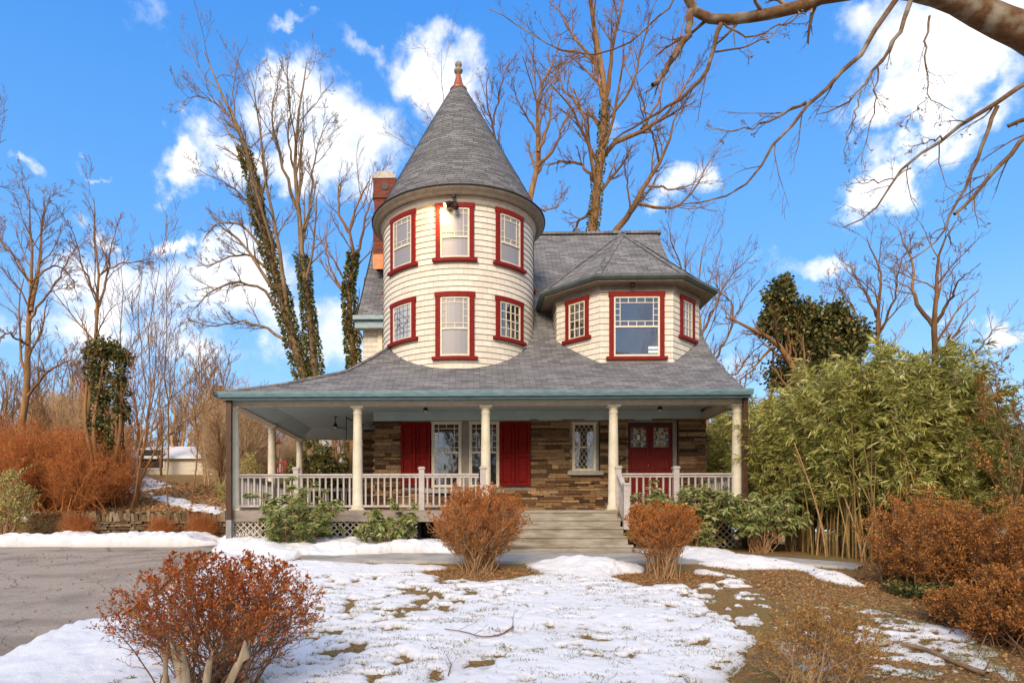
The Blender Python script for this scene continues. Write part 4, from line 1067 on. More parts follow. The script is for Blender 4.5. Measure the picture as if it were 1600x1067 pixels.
def front_openings():
    y=18.2
    def panel_door(m,u0,u1,z0,z1,w0,panels,f,th=.04):
        m.box(u0,u1,w0,w0+th,z0,z1,f)
        for (a,b,c,d) in panels:
            m.box(a,b,w0-.008,w0,c,d,f); m.box(a+.03,b-.03,w0-.02,w0-.008,c+.03,d-.03,f)
    # shutters: four leaves
    idm=lambda u,w,v:(u,w,v)
    for sx0,sx1,a0,a1 in ((xa(626,18.1),xa(649.5,18.1),0,.0),(xa(650.5,18.1),xa(672.5,18.1),0,0),(xa(781,18.1),xa(804,18.1),0,0),(xa(805,18.1),xa(828.5,18.1),0,0)):
        m=HB(); w=(sx1-sx0); zb,zt=za(650,759,18.1),za(650,659.5,18.1)
        f=planemap((sx0+sx1)/2,18.12,0,math.radians(4 if sx0 in() else (3 if (round(sx0*100)%2) else -3)))
        st=.07; h=w/2; zm=zb+(zt-zb)*.47
        m.box(-h,h,0,.035,zb,zt,f)
        for c,d in ((zb+.08,zm-.04),(zm+.04,zt-.08)):
            # recessed look: raised stiles round it
            m.box(-h+st+.035,h-st-.035,-.026,0,c+.035,d-.035,f)
        m.box(-h,-h+st,-.034,0,zb,zt,f);m.box(h-st,h,-.034,0,zb,zt,f)
        for c,d in ((zb,zb+.08),(zm-.04,zm+.04),(zt-.08,zt)): m.box(-h+st,h-st,-.0335,0,c,d,f)
        s=m.build('shutter','shutter_red')
        if sx0<xa(630,18.1) or sx0>xa(804,18.1):
            u=-h if sx0<0 and sx0<xa(630,18.1) else h
            link('latch',MB().box(u-.05,u+.05,-.04,-.022,zm-.02,zm+.02,f).box(u-.015,u+.015,-.06,-.02,zm-.05,zm+.02,f).mesh('latch'),'iron',s)
    # paired windows
    for p0,p1 in ((674.5,721),(733,780)):
        a,b=xa(p0,y),xa(p1,y); cx=(a+b)/2
        window(planemap(cx,y-.03,za(700,764,y)),b-a,za(700,659,y)-za(700,764,y),.035,trim='cream_trim',glass='dark_glass',style='queen',lite=.54,sill=False)
    part('window_mullion','grey_frame',lambda m:(m.box(xa(721,y),xa(733,y),y-.05,y+.1,1.62,3.47),m.box(-1.96,1.54,y-.02,y+.1,3.44,3.49)))
    part('window_backing','iron',lambda m:m.box(-1.97,1.545,y+.06,y+.1,1.62,3.49))
    part('stone_sill','sill_stone',lambda m:m.box(xa(668,y)-.1,xa(788,y),y-.14,y+.05,1.50,1.60))
    part('window_apron','grey_frame',lambda m:m.box(-1.96,1.54,y-.015,y+.055,1.60,1.71))
    # small diamond window
    a,b=xa(890,y),xa(935,y); z0,z1=za(910,736,y),za(910,657,y)
    part('window_surround','grey_frame',lambda m:(m.box(a,a+.07,y-.045,y+.1,z0,z1),m.box(b-.07,b,y-.045,y+.1,z0,z1),m.box(a+.07,b-.07,y-.045,y+.1,z1-.05,z1)))
    window(planemap((a+b)/2,y-.0,z0-.045),b-a-.14,z1-z0-.005,.025,trim='cream_trim',glass='dark_glass',style='diamond2',lite=.5,sill=False,label='narrow diamond paned window beside the entrance')
    part('stone_sill','sill_stone',lambda m:m.box(xa(886,y),xa(941.5,y),y-.14,y+.05,z0-.11,z0))
    # entrance
    a,b=xa(979,y),xa(1057,y); zt=za(1010,657,y)
    part('door_frame','grey_frame',lambda m:(m.box(a-.02,a+.03,y-.03,y+.12,.98,zt),m.box(b-.10,b,y-.03,y+.12,.98,zt),m.box(a+.03,b-.10,y-.03,y+.12,zt-.05,zt)))
    part('door_head','door_frame_dark',lambda m:m.box(a+.03,b-.10,y+.03,y+.09,zt-.14,zt-.05))
    x0,x1=a+.03,b-.10; xm=(x0+x1)/2
    rs=random.Random(11)
    for n,(u0,u1) in enumerate(((x0,xm-.004),(xm+.004,x1))):
        d=HB(); z0,z1=.985,zt-.14; f=idm; w=u1-u0
        g0,g1=za(995,698,y),za(995,668,y)
        gu0,gu1=u0+w*.16,u1-w*.16
        d.box(u0,gu0,y+.04,y+.09,z0,z1); d.box(gu1,u1,y+.04,y+.09,z0,z1); d.box(gu0,gu1,y+.04,y+.09,g1,z1); d.box(gu0,gu1,y+.05,y+.09,z0,g0)
        for c,dd in ((za(0,716,y),za(0,704,y)),(za(0,735,y),za(0,722,y)),(za(0,765,y),za(0,741,y)),(z0+.08,za(0,771,y))):
            d.box(gu0,gu1,y+.042,y+.05,c-.03,c-.015); d.box(gu0,gu1,y+.042,y+.05,dd+.0,dd+.025); d.box(gu0+.02,gu1-.02,y+.036,y+.05,c,dd-.01)
        dr=d.build('door_leaf','door_wood')
        s=MB(); nx,nz_=6,9
        for i in range(nx):
            for j in range(nz_):
                c=rs.random(); s.cur=.05 if (i in(0,nx-1) or j in (0,nz_-1)) and c<.35 else (.2 if c<.3 else c)
                ax,bx=gu0+(gu1-gu0)*i/nx,gu0+(gu1-gu0)*(i+1)/nx; az,bz=g0+(g1-g0)*j/nz_,g0+(g1-g0)*(j+1)/nz_
                s.box(ax+.003,bx-.003,y+.055,y+.065,az+.003,bz-.003)
        link('stained_glass',s.mesh('stained_glass'),'stained',dr)
        fr=MB(); t=.014
        fr.box(gu0-t,gu0,y+.03,y+.05,g0-t,g1+t).box(gu1,gu1+t,y+.03,y+.05,g0-t,g1+t).box(gu0,gu1,y+.03,y+.05,g0-t,g0).box(gu0,gu1,y+.03,y+.05,g1,g1+t)
        link('glass_frame',fr.mesh('glass_frame'),'lead',dr)
        cxg,czg=(gu0+gu1)/2,(g0+g1)/2
        if n==0:
            e=MB(); e.face([(cxg,y+.05,czg-.13),(cxg+.10,y+.05,czg),(cxg,y+.05,czg+.13),(cxg-.10,y+.05,czg)]); link('glass_diamond',e.mesh('glass_diamond'),'iron',dr)
            k=12; e=MB(); e.face([(cxg+.05*math.cos(6.283*i/k),y+.047,czg+.085*math.sin(6.283*i/k)) for i in range(k)]); link('glass_medallion',e.mesh('glass_medallion'),'white_paint',dr)
        else:
            e=MB(); e.face([(cxg-.14,y+.052,czg-.06),(cxg+.14,y+.052,czg-.06),(cxg+.14,y+.052,czg+.08),(cxg-.14,y+.052,czg+.08)]); link('number_pane',e.mesh('number_pane'),'iron',dr)
            cu=bpy.data.curves.new('house_number','FONT'); cu.body='290'; cu.size=.16; cu.align_x='CENTER'; cu.extrude=.002; cu.offset=.003
            o=bpy.data.objects.new('house_number',cu); col.objects.link(o); bpy.context.view_layer.update()
            me=bpy.data.meshes.new_from_object(o.evaluated_get(bpy.context.evaluated_depsgraph_get())); bpy.data.objects.remove(o)
            me.transform(Matrix.Translation((cxg,y+.046,czg-.045))@Matrix.Rotation(math.pi/2,4,'X'))
            link('house_number',me,'white_paint',dr)
        if n==0: kb=link('door_knob',MB().lathe([(0,0),(.03,.005),(.035,.03),(.02,.05),(0,.055)],0,0,14).mesh('knob',True),'brass',dr); kb.location=(u1-.04,y+.04,za(1018,727,y)); kb.rotation_euler=(math.pi/2,0,0)
front_openings()
# ------------------------------------------------------------------ vegetation
def veg_parts(root, base, parts):
    for nm,me,mat in parts:
        link(nm,me,mat,root,(-base[0],-base[1],-base[2]))
def fix_base(b): return (b[0],b[1],float(H(b[0],b[1])))
def tree(name,label,cat_,limbs,d,base,seed,mat='bark_warm',levels=((9,.34,.6),(7,.42,.6),(6,.5,.55),(4,.5,.6)),ivy=None,spread=2.5,group=None,twmin=.0055,up=.16,ivymat='ivy',trunk_extra=None,sides=(8,5,4,3),wand=.14,t0=.3,droop=0,jit=None,leafmat=None,rsc=.62,skip=0):
    rng=np.random.default_rng(seed)
    P,R=traced(limbs,d,0,0,14,rng,jit if jit is not None else .03*d/25,spread); R=R*rsc
    base=fix_base(base); P0=list(P);R0=list(R)
    if trunk_extra:
        for pts,a,b in trunk_extra: P0.append(resample(pts,14)); R0.append(np.linspace(a,b,14))
    # root the first limb in the ground
    if P0[0][0][2]>base[2]:
        k=resample([(base[0],base[1],base[2]-.2),tuple(P0[0][0])],14); P0.append(k); R0.append(np.linspace(R0[0][0]*1.25,R0[0][0],14))
    PT=np.array(P0);RT=np.array(R0)
    trunk=arr_mesh('trunk',*tubes(PT,RT,sides[0]),smooth=True)
    out=[];p,r=P,R; tips=None
    for i,(n,lf,rf) in enumerate(levels):
        p,r=spawn(rng,p[skip:] if i==0 else p,r[skip:] if i==0 else r,n,t0=t0 if i==0 else .2,t1=1.,ang=.75 if i==0 else .65,lf=lf,rf=rf,K=7 if i==0 else 5,up=up,wand=wand,rmin=twmin*(1 if i<len(levels)-1 else .8),droop=droop,Lmax=4.5 if i==0 else 2.2)
        out.append(tubes(p,r,sides[min(i+1,3)]))
    crown=arr_mesh('crown',*cat(out))
    root=empty(name,base,label,cat_,group)
    parts=[('trunk',trunk,mat),('crown',crown,mat)]
    if ivy:
        VV=[];FF=[];RR=[];o=0
        for (li,k0,k1,nl,rad) in ivy:
            q=PT[li];t=rng.random(nl)*(k1-k0)+k0; fi=t*13*.999;i=fi.astype(int);fr=(fi-i)[:,None]; c=q[i]+(q[i+1]-q[i])*fr
            rr=RT[li][i]; nd=unit(rng.normal(size=(nl,3))*np.array([1,1,.3])); 
            lump=.5+.9*vnoise(t*22+li*7,nd[:,0]*1.5+5)
            pos=c+nd*(rr[:,None]+rad*(rng.random((nl,1))**.7)*lump[:,None])
            v,f,w=leaves(rng,pos,nd+np.array([0,0,-.5]),.11,.09,rng.random(nl)); VV.append(v);FF.append(f+o);RR.append(w);o+=len(v)
        parts.append(('ivy',arr_mesh('ivy',np.concatenate(VV),np.concatenate(FF),np.concatenate(RR)),ivymat))
    if leafmat:
        m,nl,ls=leafmat; idx=rng.integers(0,len(p),nl); k=rng.integers(1,5,nl); pos=p[idx,k]
        v,f,w=leaves(rng,pos,rng.normal(size=(nl,3))+np.array([0,0,-.4]),ls,ls*.5); parts.append(('foliage',arr_mesh('foliage',v,f,w),m))
    veg_parts(root,base,parts)
    return root

def bg(px,d): x=xa(px,d); return (x,d,0)
tree('bare_tree','tall bare tree with ivy up its trunks, left of the pointed turret','tree',[
  ([(490,640),(466,560),(448,500),(432,430),(412,370),(400,310),(392,262),(380,215),(352,160),(328,105),(316,72)],.36,.03),
  ([(496,640),(492,560),(482,480),(472,400),(466,330),(462,270),(462,220),(468,180),(476,130),(480,88)],.30,.03),
  ([(450,505),(444,440),(434,380),(422,320),(412,260),(406,200),(398,150),(384,100)],.16,.02),
  ([(400,310),(392,250),(370,195),(338,160),(300,148),(282,165)],.12,.015),
  ([(466,330),(452,290),(436,240),(424,190),(430,140),(440,105)],.12,.015),
  ([(472,380),(486,320),(488,260),(500,215),(520,180)],.11,.015),
  ([(425,410),(400,375),(370,345),(335,350),(315,380)],.11,.02),
  ([(445,490),(410,450),(375,438),(330,455),(296,490)],.12,.02),
  ([(430,430),(395,400),(360,400),(320,420),(300,400)],.10,.015),
  ([(462,550),(425,515),(380,500),(330,512),(300,500)],.12,.02),
  ([(462,270),(448,215),(456,170),(450,120)],.08,.012),
  ([(412,370),(392,320),(360,290),(330,275),(300,262)],.08,.012)],
  27,bg(492,27),1,mat='bark_grey',ivy=[(0,0,.72,6000,.21),(1,0,.45,3300,.17)],levels=((13,.34,.55),(7,.42,.6),(6,.5,.55),(4,.55,.6)))
tree('bare_tree','thin crooked ivy covered tree close beside the brick chimney','tree',[
  ([(553,640),(552,560),(546,500),(545,440),(554,400),(546,365),(552,330),(566,300),(580,278)],.24,.03),
  ([(552,410),(566,370),(570,330),(590,300),(600,260)],.1,.012),([(546,365),(528,330),(530,290),(545,262)],.1,.012),([(547,470),(520,430),(508,390),(512,340)],.08,.012)],
  24,bg(553,24),2,ivy=[(0,0,.7,3000,.14)],levels=((10,.4,.5),(6,.45,.6),(5,.5,.6)))
tree('bare_tree','large bare tree with a straight trunk rising behind the main roof ridge','tree',[
  ([(924,470),(925,370),(931,310),(938,250),(944,200),(946,150),(940,100),(930,50),(922,0),(918,-50)],.42,.1),
  ([(946,170),(952,120),(958,60),(975,0),(980,-60)],.18,.05),
  ([(938,250),(960,225),(1000,205),(1030,190),(1052,168),(1078,120),(1100,90)],.2,.03),
  ([(931,285),(905,255),(870,252),(855,262)],.13,.04),([(926,330),(905,345),(893,365),(880,395)],.12,.04),
  ([(944,195),(915,180),(890,150),(870,120),(830,90)],.12,.02),
  ([(940,100),(905,70),(880,30),(850,-10)],.12,.02),([(1000,205),(1030,160),(1040,110),(1060,60),(1075,10)],.1,.02),
  ([(944,190),(990,140),(1000,80),(1020,20),(1030,-30)],.12,.02)],
  34,bg(924,34),3,levels=((13,.36,.5),(7,.42,.6),(6,.48,.6),(4,.55,.6)),ivy=[(0,.1,.62,1500,.04)],rsc=.72)
tree('bare_tree','leaning forked bare tree behind the ridge, between the ridge and the dormer peak','tree',[
  ([(930,430),(957,365),(985,335),(1000,305),(1018,275),(1035,250),(1045,225),(1050,190),(1075,150)],.34,.03),
  ([(994,318),(1030,326),(1060,322),(1085,300),(1100,265),(1130,230)],.15,.02),([(1010,290),(1050,296),(1080,290),(1110,255)],.1,.015),
  ([(1030,255),(1020,215),(1000,170),(990,130)],.1,.015),([(985,335),(980,290),(975,250),(985,215)],.1,.015)],
  35,bg(930,35),4,levels=((11,.4,.5),(7,.42,.6),(5,.5,.6)))
tree('bare_tree','bare many-forked tree right behind the turret cone','tree',[
  ([(826,400),(828,310),(838,262),(842,215),(838,170),(846,130),(868,95),(878,50)],.28,.025),
  ([(838,262),(868,235),(880,190),(905,160),(925,130)],.13,.015),([(840,240),(860,190),(862,140),(880,100)],.13,.02),
  ([(826,330),(812,285),(795,255),(775,235),(768,190),(758,150),(766,110)],.17,.02),([(768,200),(778,160),(786,120),(800,90)],.08,.012),
  ([(842,215),(822,180),(805,150),(800,120)],.09,.012),([(828,320),(850,330),(872,322),(880,300)],.08,.015)],
  30,bg(826,30),5,levels=((12,.4,.5),(7,.42,.6),(6,.5,.6),(3,.55,.6)))
tree('bare_tree','distant slender bare tree whose tips show left of the cone tip','tree',[
  ([(722,420),(705,250),(693,170),(688,110),(690,70)],.12,.012),([(700,220),(668,180),(650,165)],.06,.01),([(712,320),(660,240),(625,215),(600,205)],.08,.01)],
  38,bg(722,38),6,levels=((11,.4,.5),(6,.45,.6),(5,.5,.6)),mat='bark_grey')
tree('bare_tree','tall bare tree with drooping branches at the far left of the drive','tree',[
  ([(28,720),(38,640),(44,560),(48,490),(52,430),(50,380),(46,330),(44,290)],.26,.02),([(48,490),(60,430),(64,370),(70,320),(78,295)],.13,.012),
  ([(50,450),(30,410),(5,380),(-20,360)],.08,.012),([(46,540),(15,520),(-10,530)],.08,.012),([(50,440),(85,410),(112,430),(122,470)],.07,.01),([(46,500),(80,450),(110,400),(130,370)],.08,.01),
  ([(42,620),(75,580),(110,560),(140,575)],.09,.015)],
  24,bg(28,24),7,levels=((12,.38,.5),(7,.45,.6),(6,.5,.6),(3,.6,.6)),droop=.04)
tree('bare_tree','slim upright bare tree, second from the left edge, behind the dark ivy','tree',[
  ([(136,700),(142,620),(146,550),(152,490),(156,430),(150,380),(148,330),(146,300)],.18,.015),([(150,500),(166,440),(172,390),(186,345)],.09,.012),([(152,470),(130,420),(118,370),(100,340)],.07,.01),
  ([(156,430),(190,410),(225,408),(260,400)],.05,.008)],
  23.5,bg(136,23.5),8,levels=((12,.36,.5),(7,.42,.6),(5,.5,.6),(3,.55,.6)))
tree('bare_tree','bare tree mostly outside the left edge, only its branch tips showing','tree',[
  ([(-120,500),(-100,380),(-70,300),(-30,240),(15,215)],.14,.012),([(-90,340),(-40,300),(0,290),(30,300)],.08,.01),([(-70,300),(-50,230),(-10,185),(15,170)],.07,.01)],
  22,bg(-120,22),9,levels=((10,.35,.5),(7,.42,.6),(5,.5,.6)),trunk_extra=None)
for k,(pl,lab) in enumerate([
  ([([(200,810),(222,720),(236,620),(234,520),(246,430),(252,380)],.07,.01),([(222,720),(246,640),(252,560),(262,480)],.05,.008)],'leaning sapling rooted on top of the low stone wall'),
  ([([(212,800),(218,700),(226,600),(216,500),(222,420)],.06,.008),([(218,700),(240,620),(246,540),(238,460)],.05,.008)],'thin upright sapling beside the leaning one above the low wall'),
  ([([(262,790),(262,650),(258,560),(262,450),(258,350)],.05,.008),([(262,650),(275,560),(284,480)],.03,.006)],'whip thin pole sapling on the leaf strewn bank'),
  ([([(190,790),(192,640),(188,520),(192,420),(187,350)],.06,.008),([(192,640),(204,540),(208,450)],.03,.006)],'straight sapling in front of the dark ivy clump'),
  ([([(215,760),(250,690),(300,650),(350,628),(400,615)],.07,.012),([(250,690),(255,640),(300,590),(340,560)],.04,.008)],'arching sapling bending toward the porch corner'),
  ([([(300,780),(310,700),(302,620),(308,560)],.05,.008)],'short sapling nearest the porch corner on the bank')]):
    tree('sapling',lab,'sapling',pl,21.5+.3*k,bg(pl[0][0][0][0],21.5+.3*k),20+k,levels=((12,.32,.5),(6,.45,.6),(4,.5,.7)),up=.35,spread=.8,twmin=.006,mat='bark_warm',group='saplings on the bank left of the house')
tree('bare_tree','leaning trunk bearing a dark evergreen ivy mass beyond the bamboo','tree',[
  ([(1255,700),(1250,620),(1240,570),(1215,535),(1180,516),(1150,503),(1130,495)],.3,.05),([(1215,535),(1190,560),(1160,590),(1150,620)],.1,.03),([(1245,600),(1270,540),(1290,500),(1310,450),(1320,420)],.09,.012),
  ([(1150,503),(1140,470),(1120,450),(1118,410)],.06,.01),([(1246,600),(1240,540),(1230,480),(1226,450)],.1,.02)],
  26,bg(1255,26),30,levels=((11,.4,.5),(7,.42,.6),(5,.5,.6)))
def ivy_mass(name,label,blobs,d,n,seed,mat='ivy_dark',size=.17,catg='ivy',base_px=1250):
    rng=np.random.default_rng(seed); P=[];D=[]
    for (cx,cy,rx,ry,w) in blobs:
        c=np.array(at(cx,cy,d)); s=d/FPX; k=int(n*w); u=unit(rng.normal(size=(k,3))); rr=rng.random((k,1))**.5
        lump=.45+1.0*vnoise(u[:,0]*4+cx,u[:,2]*4+u[:,1]*3)[:,None]
        p=c+u*rr*lump*np.array([rx*s,(rx+ry)*.5*s,ry*s]); P.append(p);D.append(u+rng.normal(size=u.shape)*.6+np.array([0,0,-.4]))
    P=np.concatenate(P);D=np.concatenate(D); v,f,w=leaves(rng,P,D,size,size*.75)
    b=fix_base(bg(base_px,d)); root=empty(name,b,label,catg)
    parts=[('foliage',arr_mesh('foliage',v,f,w),mat)]
    st=[]
    for (cx,cy,rx,ry,w) in blobs:
        st.append(resample([(b[0],b[1],b[2]-.2),tuple((np.array(at(cx,cy,d))+np.array(b))/2+rng.normal(size=3)*.3),at(cx,cy,d)],10))
    parts.append(('stem',arr_mesh('stem',*tubes(np.array(st),np.tile(np.linspace(.1,.03,10),(len(st),1)),6)),'bark_warm')); veg_parts(root,b,parts)
ivy_mass('evergreen_ivy','dark evergreen ivy crown standing above the bamboo right of the house',[(1216,470,24,30,.1),(1210,505,22,26,.08),(1240,500,30,30,.12),(1270,505,34,26,.12),(1300,500,26,28,.1),(1330,530,26,30,.1),(1262,545,44,34,.16),(1310,560,34,34,.1),(1235,585,40,26,.08),(1225,450,14,18,.04)],26.5,24000,31,size=.15)
ivy_mass('evergreen_ivy','dark ivy clump climbing a dead stem on the left bank',[(165,545,26,14,.15),(190,560,20,16,.1),(150,575,18,26,.1),(185,600,16,30,.12),(158,620,14,20,.08),(190,640,14,22,.08),(155,665,20,22,.1),(170,690,16,18,.08),(140,550,10,14,.04)],22.5,5500,32,size=.12,base_px=165)
tree('bare_tree','slim forked bare tree standing just right of the evergreen ivy crown','tree',[
  ([(1378,640),(1376,560),(1372,500),(1376,450),(1370,410),(1352,365)],.2,.02),([(1373,500),(1350,455),(1330,430),(1312,410)],.09,.012),([(1374,520),(1398,470),(1404,420),(1420,380)],.09,.012),([(1372,540),(1340,500),(1325,460),(1290,440)],.07,.01)],
  27,bg(1378,27),33,levels=((11,.42,.5),(7,.42,.6),(5,.5,.6),(3,.55,.6)))
tree('bare_tree','bare tree with a curved double fork at the right, above the bamboo','tree',[
  ([(1465,700),(1462,600),(1460,540),(1462,500),(1464,450),(1466,400),(1480,360),(1500,340)],.24,.02),([(1461,512),(1440,490),(1425,455),(1430,420),(1415,380),(1400,350)],.12,.015),([(1462,505),(1484,470),(1496,440),(1515,425)],.1,.012),([(1461,550),(1480,540),(1482,520),(1470,508)],.05,.01),
  ([(1460,590),(1500,560),(1540,540),(1548,515),(1580,512)],.08,.01)],
  22,bg(1465,22),34,levels=((10,.4,.5),(6,.42,.6),(5,.5,.6)))
tree('bare_tree','spreading bare tree behind the right rake of the roof, beside the dormer','tree',[
  ([(1105,720),(1100,600),(1096,520),(1092,450),(1096,400),(1108,360)],.2,.02),([(1097,520),(1125,460),(1150,420),(1180,395)],.1,.012),([(1096,480),(1065,430),(1050,380),(1040,340)],.1,.012),([(1100,590),(1130,540),(1160,470),(1195,430)],.1,.012),([(1100,600),(1150,585),(1175,550),(1215,520)],.09,.012)],
  29,bg(1105,29),35,levels=((12,.42,.5),(7,.45,.6),(6,.5,.6)))
tree('leafy_sapling','thin sapling with golden leaves at the right edge above the hedge','sapling',[
  ([(1590,900),(1585,800),(1575,700),(1560,640),(1545,590)],.05,.01),([(1585,800),(1600,720),(1605,640),(1598,590)],.04,.01),([(1575,700),(1540,660),(1530,600)],.03,.008),([(1583,780),(1550,740),(1520,700)],.03,.008)],
  12,bg(1590,12),36,levels=((10,.4,.5),(6,.45,.6),(5,.5,.6)),spread=.8,twmin=.004,leafmat=('tan_leaf',2200,.05))
# the big tree whose limbs hang into the picture from the right
tb=np.array([9.6,8.3]); zt=lambda: 0
tree('overhanging_tree','big foreground tree whose thick lichen spotted limb crosses the top right corner','tree',[
  ([(1790,165),(1680,92),(1600,50),(1545,24),(1480,-4),(1420,-22),(1350,-24)],.26,.10),
  ([(1380,-22),(1310,-8),(1262,6),(1215,18),(1168,32),(1135,33),(1100,26),(1078,12),(1064,-20),(1040,-60)],.085,.045),
  ([(1128,34),(1112,80),(1100,118),(1070,150),(1040,168),(1000,190),(955,222)],.03,.010),
  ([(1080,15),(1076,55),(1052,88),(1035,118),(1018,135)],.045,.03),
  ([(1410,-15),(1350,75),(1320,112),(1262,158),(1242,190),(1212,218),(1190,268),(1155,300),(1105,316),(1055,320)],.035,.006),
  ([(1262,158),(1222,182),(1180,198),(1130,206),(1100,190)],.018,.004),
  ([(1425,-5),(1402,60),(1370,105),(1340,145),(1310,170),(1272,180)],.03,.006),
  ([(1372,104),(1368,150),(1366,180),(1352,215),(1345,260)],.010,.004),([(1346,140),(1335,185),(1325,220),(1318,252)],.010,.004),
  ([(1453,22),(1447,60),(1443,98),(1450,120),(1446,152),(1470,165),(1492,175)],.014,.003),([(1446,152),(1425,180),(1410,200)],.006,.002),
  ([(1680,80),(1600,132),(1560,160),(1510,188),(1480,212),(1440,240),(1402,272),(1382,305),(1360,340),(1310,358)],.038,.006),
  ([(1560,162),(1540,215),(1520,262),(1502,305),(1485,338),(1470,372),(1430,400),(1400,420)],.026,.006),
  ([(1700,150),(1640,185),(1600,215),(1562,262),(1528,298),(1488,338)],.035,.02),
  ([(1478,214),(1440,224),(1418,238)],.012,.004),([(1425,262),(1395,280),(1350,286),(1310,290)],.010,.003),
  ([(1700,155),(1630,176),(1590,190),(1572,199)],.035,.024),
  ([(1060,-15),(1040,20),(989,62),(950,82),(925,88),(880,80),(829,53),(790,30),(758,11)],.013,.005),
  ([(1128,34),(1160,60),(1200,52),(1240,30),(1270,10)],.012,.006),
  ([(1115,82),(1150,75),(1200,60),(1245,22)],.012,.005),([(1480,365),(1500,400),(1480,440)],.006,.002),([(1480,350),(1445,372),(1410,400),(1385,432)],.008,.003)],
  8.5,(10.6,9.2,0),40,mat='bark_limb',levels=((7,.30,.42),(4,.5,.55),(3,.55,.6)),spread=.25,twmin=.0028,up=-.05,t0=.25,sides=(14,5,4,3),jit=.012,rsc=1,skip=1,leafmat=('dead_leaf',160,.05),
  trunk_extra=[([(10.6,9.2,-1.2),(10.5,9.15,1),(10.3,9.0,3.4),(10.0,8.8,5.0),at(1790,170,8.5)],.48,.32),
               ([(10.3,9.0,3.4),(9.2,8.9,5.2),at(1680,80,8.5)],.12,.04),([(10.3,9.0,3.0),(9.4,8.9,4.6),at(1700,152,8.5)],.12,.04)])

# -------- shrubs
def shrub_mesh(seed,Hh,W,rz,nst,leafn,leafs,lv=((7,.28,.6),(5,.5,.6)),base_sp=.12,twmin=.0035,rst=.012,topbias=.6,depth=.9,flat=.0,hang=0,clip=0,ragged=0,lo=-.35,tipw=.15,whorl=None,wand=.16,up=.15,lw=.5):
    rng=np.random.default_rng(seed)
    u=unit(rng.normal(size=(nst*3,3))); u=u[u[:,2]>lo][:nst]; n=len(u)
    lump=1+.10*(vnoise(u[:,0]*3+seed,u[:,1]*3+u[:,2]*2)-.5)[:,None]*2
    rad=rng.uniform(.55-.35*ragged,1.+.25*ragged,(n,1))**.6
    tgt=np.array([0,0,Hh-rz])+u*rad*lump*np.array([W/2,W/2*depth,rz])*.9
    b=np.c_[rng.normal(size=(n,2))*base_sp,np.zeros(n)-.05]
    t=np.linspace(0,1,9)[None,:,None]
    mid=b*.5+tgt*.5+np.array([0,0,0])-np.c_[tgt[:,:2]*.12,np.zeros(n)]+rng.normal(size=(n,3))*.04*W
    P=(1-t)**2*b[:,None]+2*t*(1-t)*mid[:,None]+t**2*tgt[:,None]
    P[:,1:-1]+=rng.normal(size=(n,7,3))*.006*W
    R=np.linspace(rst,rst*.3,9)[None]*rng.uniform(.6,1.2,(n,1))
    out=[tubes(P,R,5)]; p,r=P,R
    for i,(k,lf,rf) in enumerate(lv):
        p,r=spawn(rng,p,r,k,t0=.45 if i==0 else .2,t1=1,ang=.8,lf=lf,rf=rf,K=5,up=up,wand=wand,rmin=twmin,fall=.45)
        if clip:
            ax=np.array([W/2,W/2*depth,rz]); c0=np.array([0,0,Hh-rz]); q=(p-c0)/ax; rn=np.linalg.norm(q,axis=2,keepdims=True); lim=1+.10*(vnoise(p[...,0]*5+9,p[...,1]*5+p[...,2]*4)[...,None]-.5)+.05*rng.random(rn.shape)
            p=np.where((rn>lim)&(p[...,2:]>Hh-2*rz),c0+(p-c0)/rn*lim,p)
        out.append(tubes(p,r,4 if i==0 else 3))
    tw=arr_mesh('twigs',*cat(out))
    zz=p[:,-1,2]; lo_,hi_=np.percentile(zz,10),zz.max(); w=np.clip((zz-lo_)/(hi_-lo_),0,1)**(topbias*3)+tipw; w/=w.sum()
    if whorl:
        k=int(leafn/whorl); idx=rng.choice(len(p),k,p=w); c=p[idx,-1]; ax=unit(p[idx,-1]-p[idx,-2]+np.array([0,0,.6])+c*[.3,.3,0])
        c=np.repeat(c,whorl,0); ax=np.repeat(ax,whorl,0); rd=unit(np.cross(ax,rng.normal(size=ax.shape)))
        D=rd+ax*rng.uniform(-.35,.5,(len(ax),1))+np.array([0,0,-hang]); pos=c
        rr=np.repeat(rng.random(k),whorl)*.6+rng.random(k*whorl)*.4
    else:
        idx=rng.choice(len(p),leafn,p=w); k=rng.integers(1,5,leafn); fr=rng.random((leafn,1)); pos=p[idx,k-1]*(1-fr)+p[idx,k]*fr
        D=(p[idx,-1]-p[idx,0])*2/ (np.linalg.norm(p[idx,-1]-p[idx,0],axis=1,keepdims=True)+1e-6)+rng.normal(size=(leafn,3))*.9; rr=rng.random(leafn)
    v,f,w_=leaves(rng,pos,D,leafs,leafs*lw,rr)
    return tw,arr_mesh('foliage',v,f,w_)
def shrub(name,label,loc,twm,lfm,meshes,cat_='shrub',group=None):
    b=(loc[0],loc[1],float(H(loc[0],loc[1]))); root=empty(name,b,label,cat_,group)
    tw,lf=meshes; link('branches',tw,twm,root); link('foliage',lf,lfm,root); return root
def sized(bx,by,w,top,d=None):
    if d is None: x,y,z=G(bx,by)
    else: x,y=xa(bx,d),d; z=float(H(x,y))
    k=y/FPX; return (x,y),w*k,(CAMZ+(HOR-top)*k-z)
l,w,h=sized(748,893,165,754); shrub('rounded_shrub','large rounded orange brown shrub in front of the porch steps, bare stems below',l,'twig_tan','orange_leaf',shrub_mesh(1,h,w,h*.42,150,34000,.030,lv=((10,.30,.6),(8,.5,.6)),base_sp=.1,topbias=.5,rst=.012,lo=-.8,clip=1,twmin=.0028))
